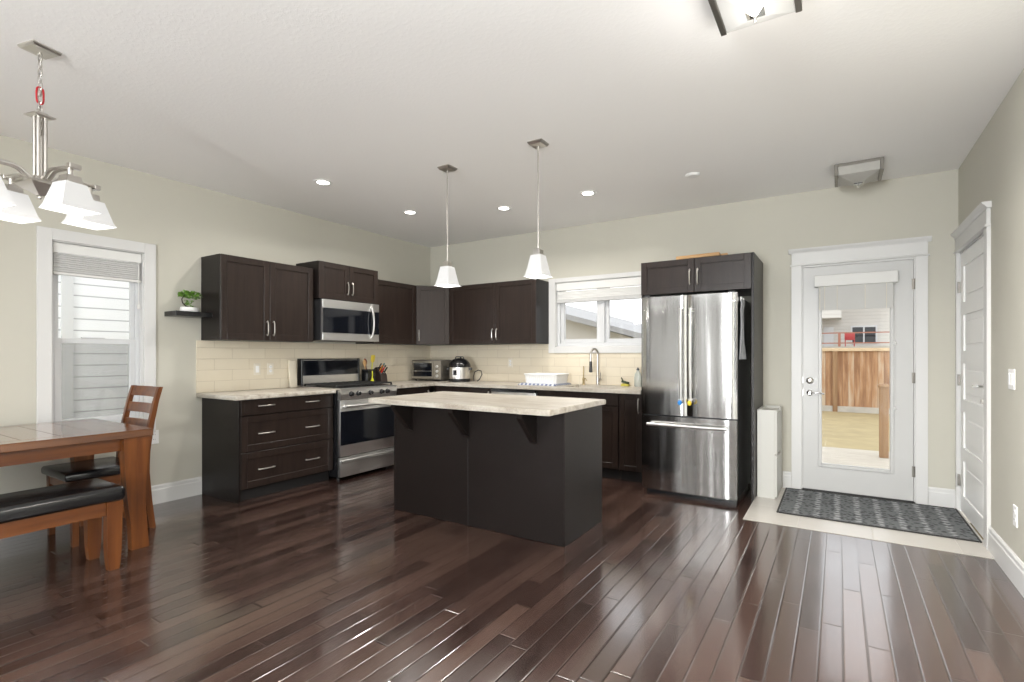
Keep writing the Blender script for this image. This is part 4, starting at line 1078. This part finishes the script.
# sink, faucet, dispenser, bottle, sponge
c = thing('kitchen_sink', 'stainless undermount kitchen sink set into the worktop below the window', 'sink', (2.65, -.34, CT))
mb = MB(); 
mb.loft([[(x, y, z) for x, y in rrect(-hx, hx, -hy, hy, r)] for hx, hy, r, z in ((.305, .225, .03, -.0400), (.290, .210, .04, -.0395), (.282, .202, .05, -.05), (.270, .190, .05, -.19), (.05, .05, .045, -.198))], cap=False)
mb.build('basin', M['steel'], c); MB().lathe([(.045, -.1975), (.040, -.194), (.01, -.194)], seg=20).build('drain', M['chrome'], c)
c = thing('kitchen_faucet', 'tall chrome gooseneck faucet behind the sink', 'faucet', (2.565, -.075, CT), math.radians(-28))
MB().lathe([(.030, 0), (.030, .006), (.022, .012), (.020, .10), (.0145, .115)], seg=20).build('base', M['nickel'], c)
pts = [(0, 0, .10), (0, 0, .30)]+[(0, -.050+.050*math.cos(a), .345+.065*math.sin(a)) for a in [PI*i/10 for i in range(11)]]+[(0, -.100, .27)]
MB().tube(pts, .0125, 12).build('neck', M['nickel'], c)
MB().lathe([(.010, .275), (.0155, .262), (.018, .18), (.020, .150), (.012, .145)], (0, -.100, 0), 16).build('spray_head', M['steel_dark'], c)
mb = MB(); mb.cyl((.018, 0, .065), (.055, 0, .065), .013); mb.tube([(.048, 0, .065), (.056, -.004, .10), (.058, -.008, .145)], .006, 8); mb.build('lever', M['nickel'], c)
c = thing('soap_pump', 'slim brass-coloured pump standing between dish tub and faucet', 'dispenser', (2.385, -.065, CT))
brass = plain('aged_brass', (.42, .33, .18), .3, 1)
MB().lathe([(.024, 0), (.024, .006), (.013, .010), (.012, .045), (.016, .055), (.014, .075), (.007, .082), (.006, .21), (.003, .213)], seg=16).build('body', brass, c)
mb = MB(); mb.tube([(.0, -.002, .06), (.03, -.012, .075), (.045, -.016, .045)], .005, 8); mb.build('spout', brass, c)
c = thing('soap_bottle', 'clear dish soap bottle next to the refrigerator panel', 'bottle', (3.04, -.105, CT))
m, N, L, b = new_mat('cloudy_clear_plastic'); b.inputs['Base Color'].default_value = (.72, .76, .72, 1); b.inputs['Transmission Weight'].default_value = .55; b.inputs['Roughness'].default_value = .2
MB().loft([[(hx*math.cos(a), .6*hx*math.sin(a), z) for a in [2*PI*i/20 for i in range(20)]] for hx, z in ((.036, 0), (.040, .005), (.040, .10), (.034, .14), (.016, .165), (.014, .178))]).build('body', m, c)
MB().lathe([(.016, .1785), (.016, .192), (.008, .196), (.006, .207)], seg=14).build('cap', plain('dark_cap', (.05, .06, .07), .4), c)
c = thing('sponge_holder', 'yellow sponge in a black holder beside the soap bottle', 'sponge', (2.885, -.075, CT))
MB().prism([(-.042, 0), (.046, 0), (.050, .022), (-.030, .030)], 'y', -.030, .022, .003).build('sponge', plain('yellow_sponge', (.62, .55, .10), .9, bump=.5, bscale=160), c)
mb = MB(Matrix.Translation((0, 0, .028)) @ Matrix.Rotation(.25, 4, 'Y')); mb.box(-.040, .040, -.026, .020, .004, .026, .006, 2); mb.tube([(-.030, 0, .020), (-.050, 0, .045), (-.058, 0, .050)], .007, 8); mb.build('scrubber', plain('dark_green_scrubber', (.03, .045, .02), .8), c)

# ================================================================== ENTRY MAT
c = thing('door_mat', 'charcoal patterned mat on the cream tile in front of the patio door', 'mat', (5.052, -.470, .004))
MB().box(-.600, .600, -.432, .420, 0, .007, .003).build('carpet_field', M['rug'], c)
mb = MB(); 
for x0, x1, y0, y1 in ((-.612, -.598, -.444, .432), (.598, .612, -.444, .432), (-.598, .598, -.444, -.430), (-.598, .598, .418, .432)): mb.box(x0, x1, y0, y1, 0, .009, .003)
mb.build('edging', M['black_matte'], c, False)

# ================================================================== OUTSIDE
grass = plain('dry_yellow_lawn', (.34, .275, .145), .95, bump=.6, bscale=30, vary=.30, vscale=3)
struct('ground', MB().box(-25, 30, .6, 45, -.55, -.40).box(-25, -.16, -14, .6, -.55, -.40), grass)
deckw = wood_mat('grey_deck_boards', (.38, .345, .29), (.50, .46, .39), .8, 'x')
c = thing('deck', 'pale wooden deck boards outside the patio door', 'deck', (4.9, 1.8, -.40))
mb = MB()
for i in range(21): mb.box(-2.0, 2.0, -1.62+.155*i, -1.475+.155*i, .255, .295, .004)
mb.build('deck_boards', deckw, c, False)
mb = MB()
for x in (-1.9, 0, 1.9): mb.box(x-.04, x+.04, -1.6, 1.6, .0, .255)
mb.build('joists', deckw, c, False)
cedar = wood_mat('cedar_post', (.24, .135, .065), (.36, .22, .115), .8, 'z', .4)
c = thing('wooden_post', 'short wooden post standing on the deck outside', 'post', (5.365, 2.9, -.105))
MB().box(-.05, .05, -.05, .05, .0, .93, .004).build('shaft', cedar, c); MB().sq([(.066, .93), (.066, .958), (.045, .975)]).build('post_cap', cedar, c, False)
# fence
fm = fence_mat()
c = thing('fence', 'weathered orange board fence across the back yard', 'fence', (7.2, 12.25, -.40))
MB().box(-5.4, 8, -.012, .012, .16, 1.76).build('boards', fm, c, False)
MB().box(-5.4, 8, -.07, .07, 1.76, 1.85, .005).build('top_rail', plain('pale_fence_cap', (.62, .47, .30), .8, vary=.2), c)
MB().box(-5.4, 8, .013, .05, .30, .39).build('bottom_rail', cedar, c, False)
MB().box(-5.4, 8, -.08, .08, 0, .16).build('curb', plain('grey_concrete_curb', (.50, .47, .42), .9, vary=.2), c, False)
for x in (-5.2, -2.42, -.1, 2.2, 4.6, 7.0): MB().box(x-.06, x+.06, -.10, -.014, 0, 1.76).build('post', cedar, c, False)
# house behind the fence
bsid = siding_mat('beige_siding', (.62, .60, .56), .16, (.48, .46, .43))
roofm = plain('grey_shingles', (.30, .30, .31), .9, vary=.25, vscale=12)
def house_window(parent, F, w_, h_):
    mb = MB(F); ring(mb, 0, w_, 0, h_, .07, 0, .05, .004); mb.box(w_/2-.03, w_/2+.03, .07, h_-.07, 0, .05); f = mb.build('window', M['vinyl'], parent, False)
    MB(F).box(.07, w_-.07, .07, h_-.07, .01, .02).build('pane', M['black_glass'], f, False)
c = thing('neighbour_house', 'beige sided house with raised deck beyond the back fence', 'house', (5, 24, -.4))
MB().box(-6, 6, 0, 8, 0, 6.2).build('wall', bsid, c, False)
MB().box(-6, -.02, -1.6, 0, 3.35, 6.2).build('upper_bay', bsid, c, False)
MB().prism([(-2.2, 6.2), (8.6, 6.2), (3.2, 8.6)], 'x', -6.5, 6.5).build('roof', roofm, c, False)
house_window(c, FR((.36, 0, 2.18), (1, 0, 0), (0, 0, 1), (0, -1, 0)), 1.05, .86)
mb = MB(); mb.box(-.75, -.33, -.04, 0, 2.0, 3.0); mb.build('door', M['vinyl'], c, False)
MB().box(-5, 4, -2.6, 0, 1.86, 2.02).build('deck_floor', deckw, c, False)
mb = MB()
for x in (-4.9, -2.5, -.1, 2.3): mb.box(x-.05, x+.05, -2.55, -2.45, 0, 2.65)
for z in (2.15, 2.60): mb.box(-4.9, 3.9, -2.53, -2.47, z, z+.05)
mb.build('deck_rail', plain('reddish_rail', (.35, .15, .10), .7), c, False)
c = thing('patio_chair', 'red patio chair on the raised deck beyond the fence', 'chair', (5.30, 22.3, 1.62))
rdm = plain('red_plastic', (.42, .05, .05), .5)
MB().box(-.20, .20, -.20, .20, .30, .35, .02, 2).build('seat', rdm, c); MB().box(-.20, .20, .17, .23, .35, .66, .03, 2).build('backrest', rdm, c)
for a in (-1, 1):
    for b in (-1, 1): MB().box(a*.17-.02, a*.17+.02, b*.16-.02, b*.16+.02, 0, .30).build('leg', rdm, c, False)
# house beside the dining window
wsid = siding_mat('white_lap_siding', (.80, .81, .815), .128, (.24, .25, .26))
c = thing('side_house', 'white lap-sided house close outside the dining window', 'house', (-2.2, -3.0, -.4))
MB().box(-6, 0, -7, 2.6, 0, 5.6).build('wall', wsid, c, False)
MB().box(0, .03, -.44, -.34, 0, 5.6).build('corner_board', M['vinyl'], c, False)
MB().prism([(-6.5, 5.6), (.5, 5.6), (-3, 7.4)], 'y', -7.4, 3.0).build('roof', roofm, c, False)
mb = MB(); mb.box(0, .10, .38, .62, 1.2, 1.72, .01); mb.build('meter_box', plain('pale_grey_box', (.50, .52, .53), .5), c)
# house seen through the kitchen window
c = thing('gable_house', 'pale house with low grey roof outside the kitchen window', 'house', (-1.0, 7.0, -.4))
MB().prism([(-6, 0), (1.45, 0), (1.45, 2.10), (-.3, 2.60), (-6, 4.2)], 'y', 0, 7).build('wall', plain('cream_stucco', (.56, .54, .50), .85), c, False)
MB().prism([(-6.4, 4.30), (1.95, 2.01), (1.95, 2.15), (-6.4, 4.45)], 'y', -.45, 7.4).build('roof', plain('grey_roof_edge', (.33, .33, .335), .8), c, False)
MB().box(1.47, 1.55, -.08, 0, 0, 2.08).build('downspout', M['black'], c, False)
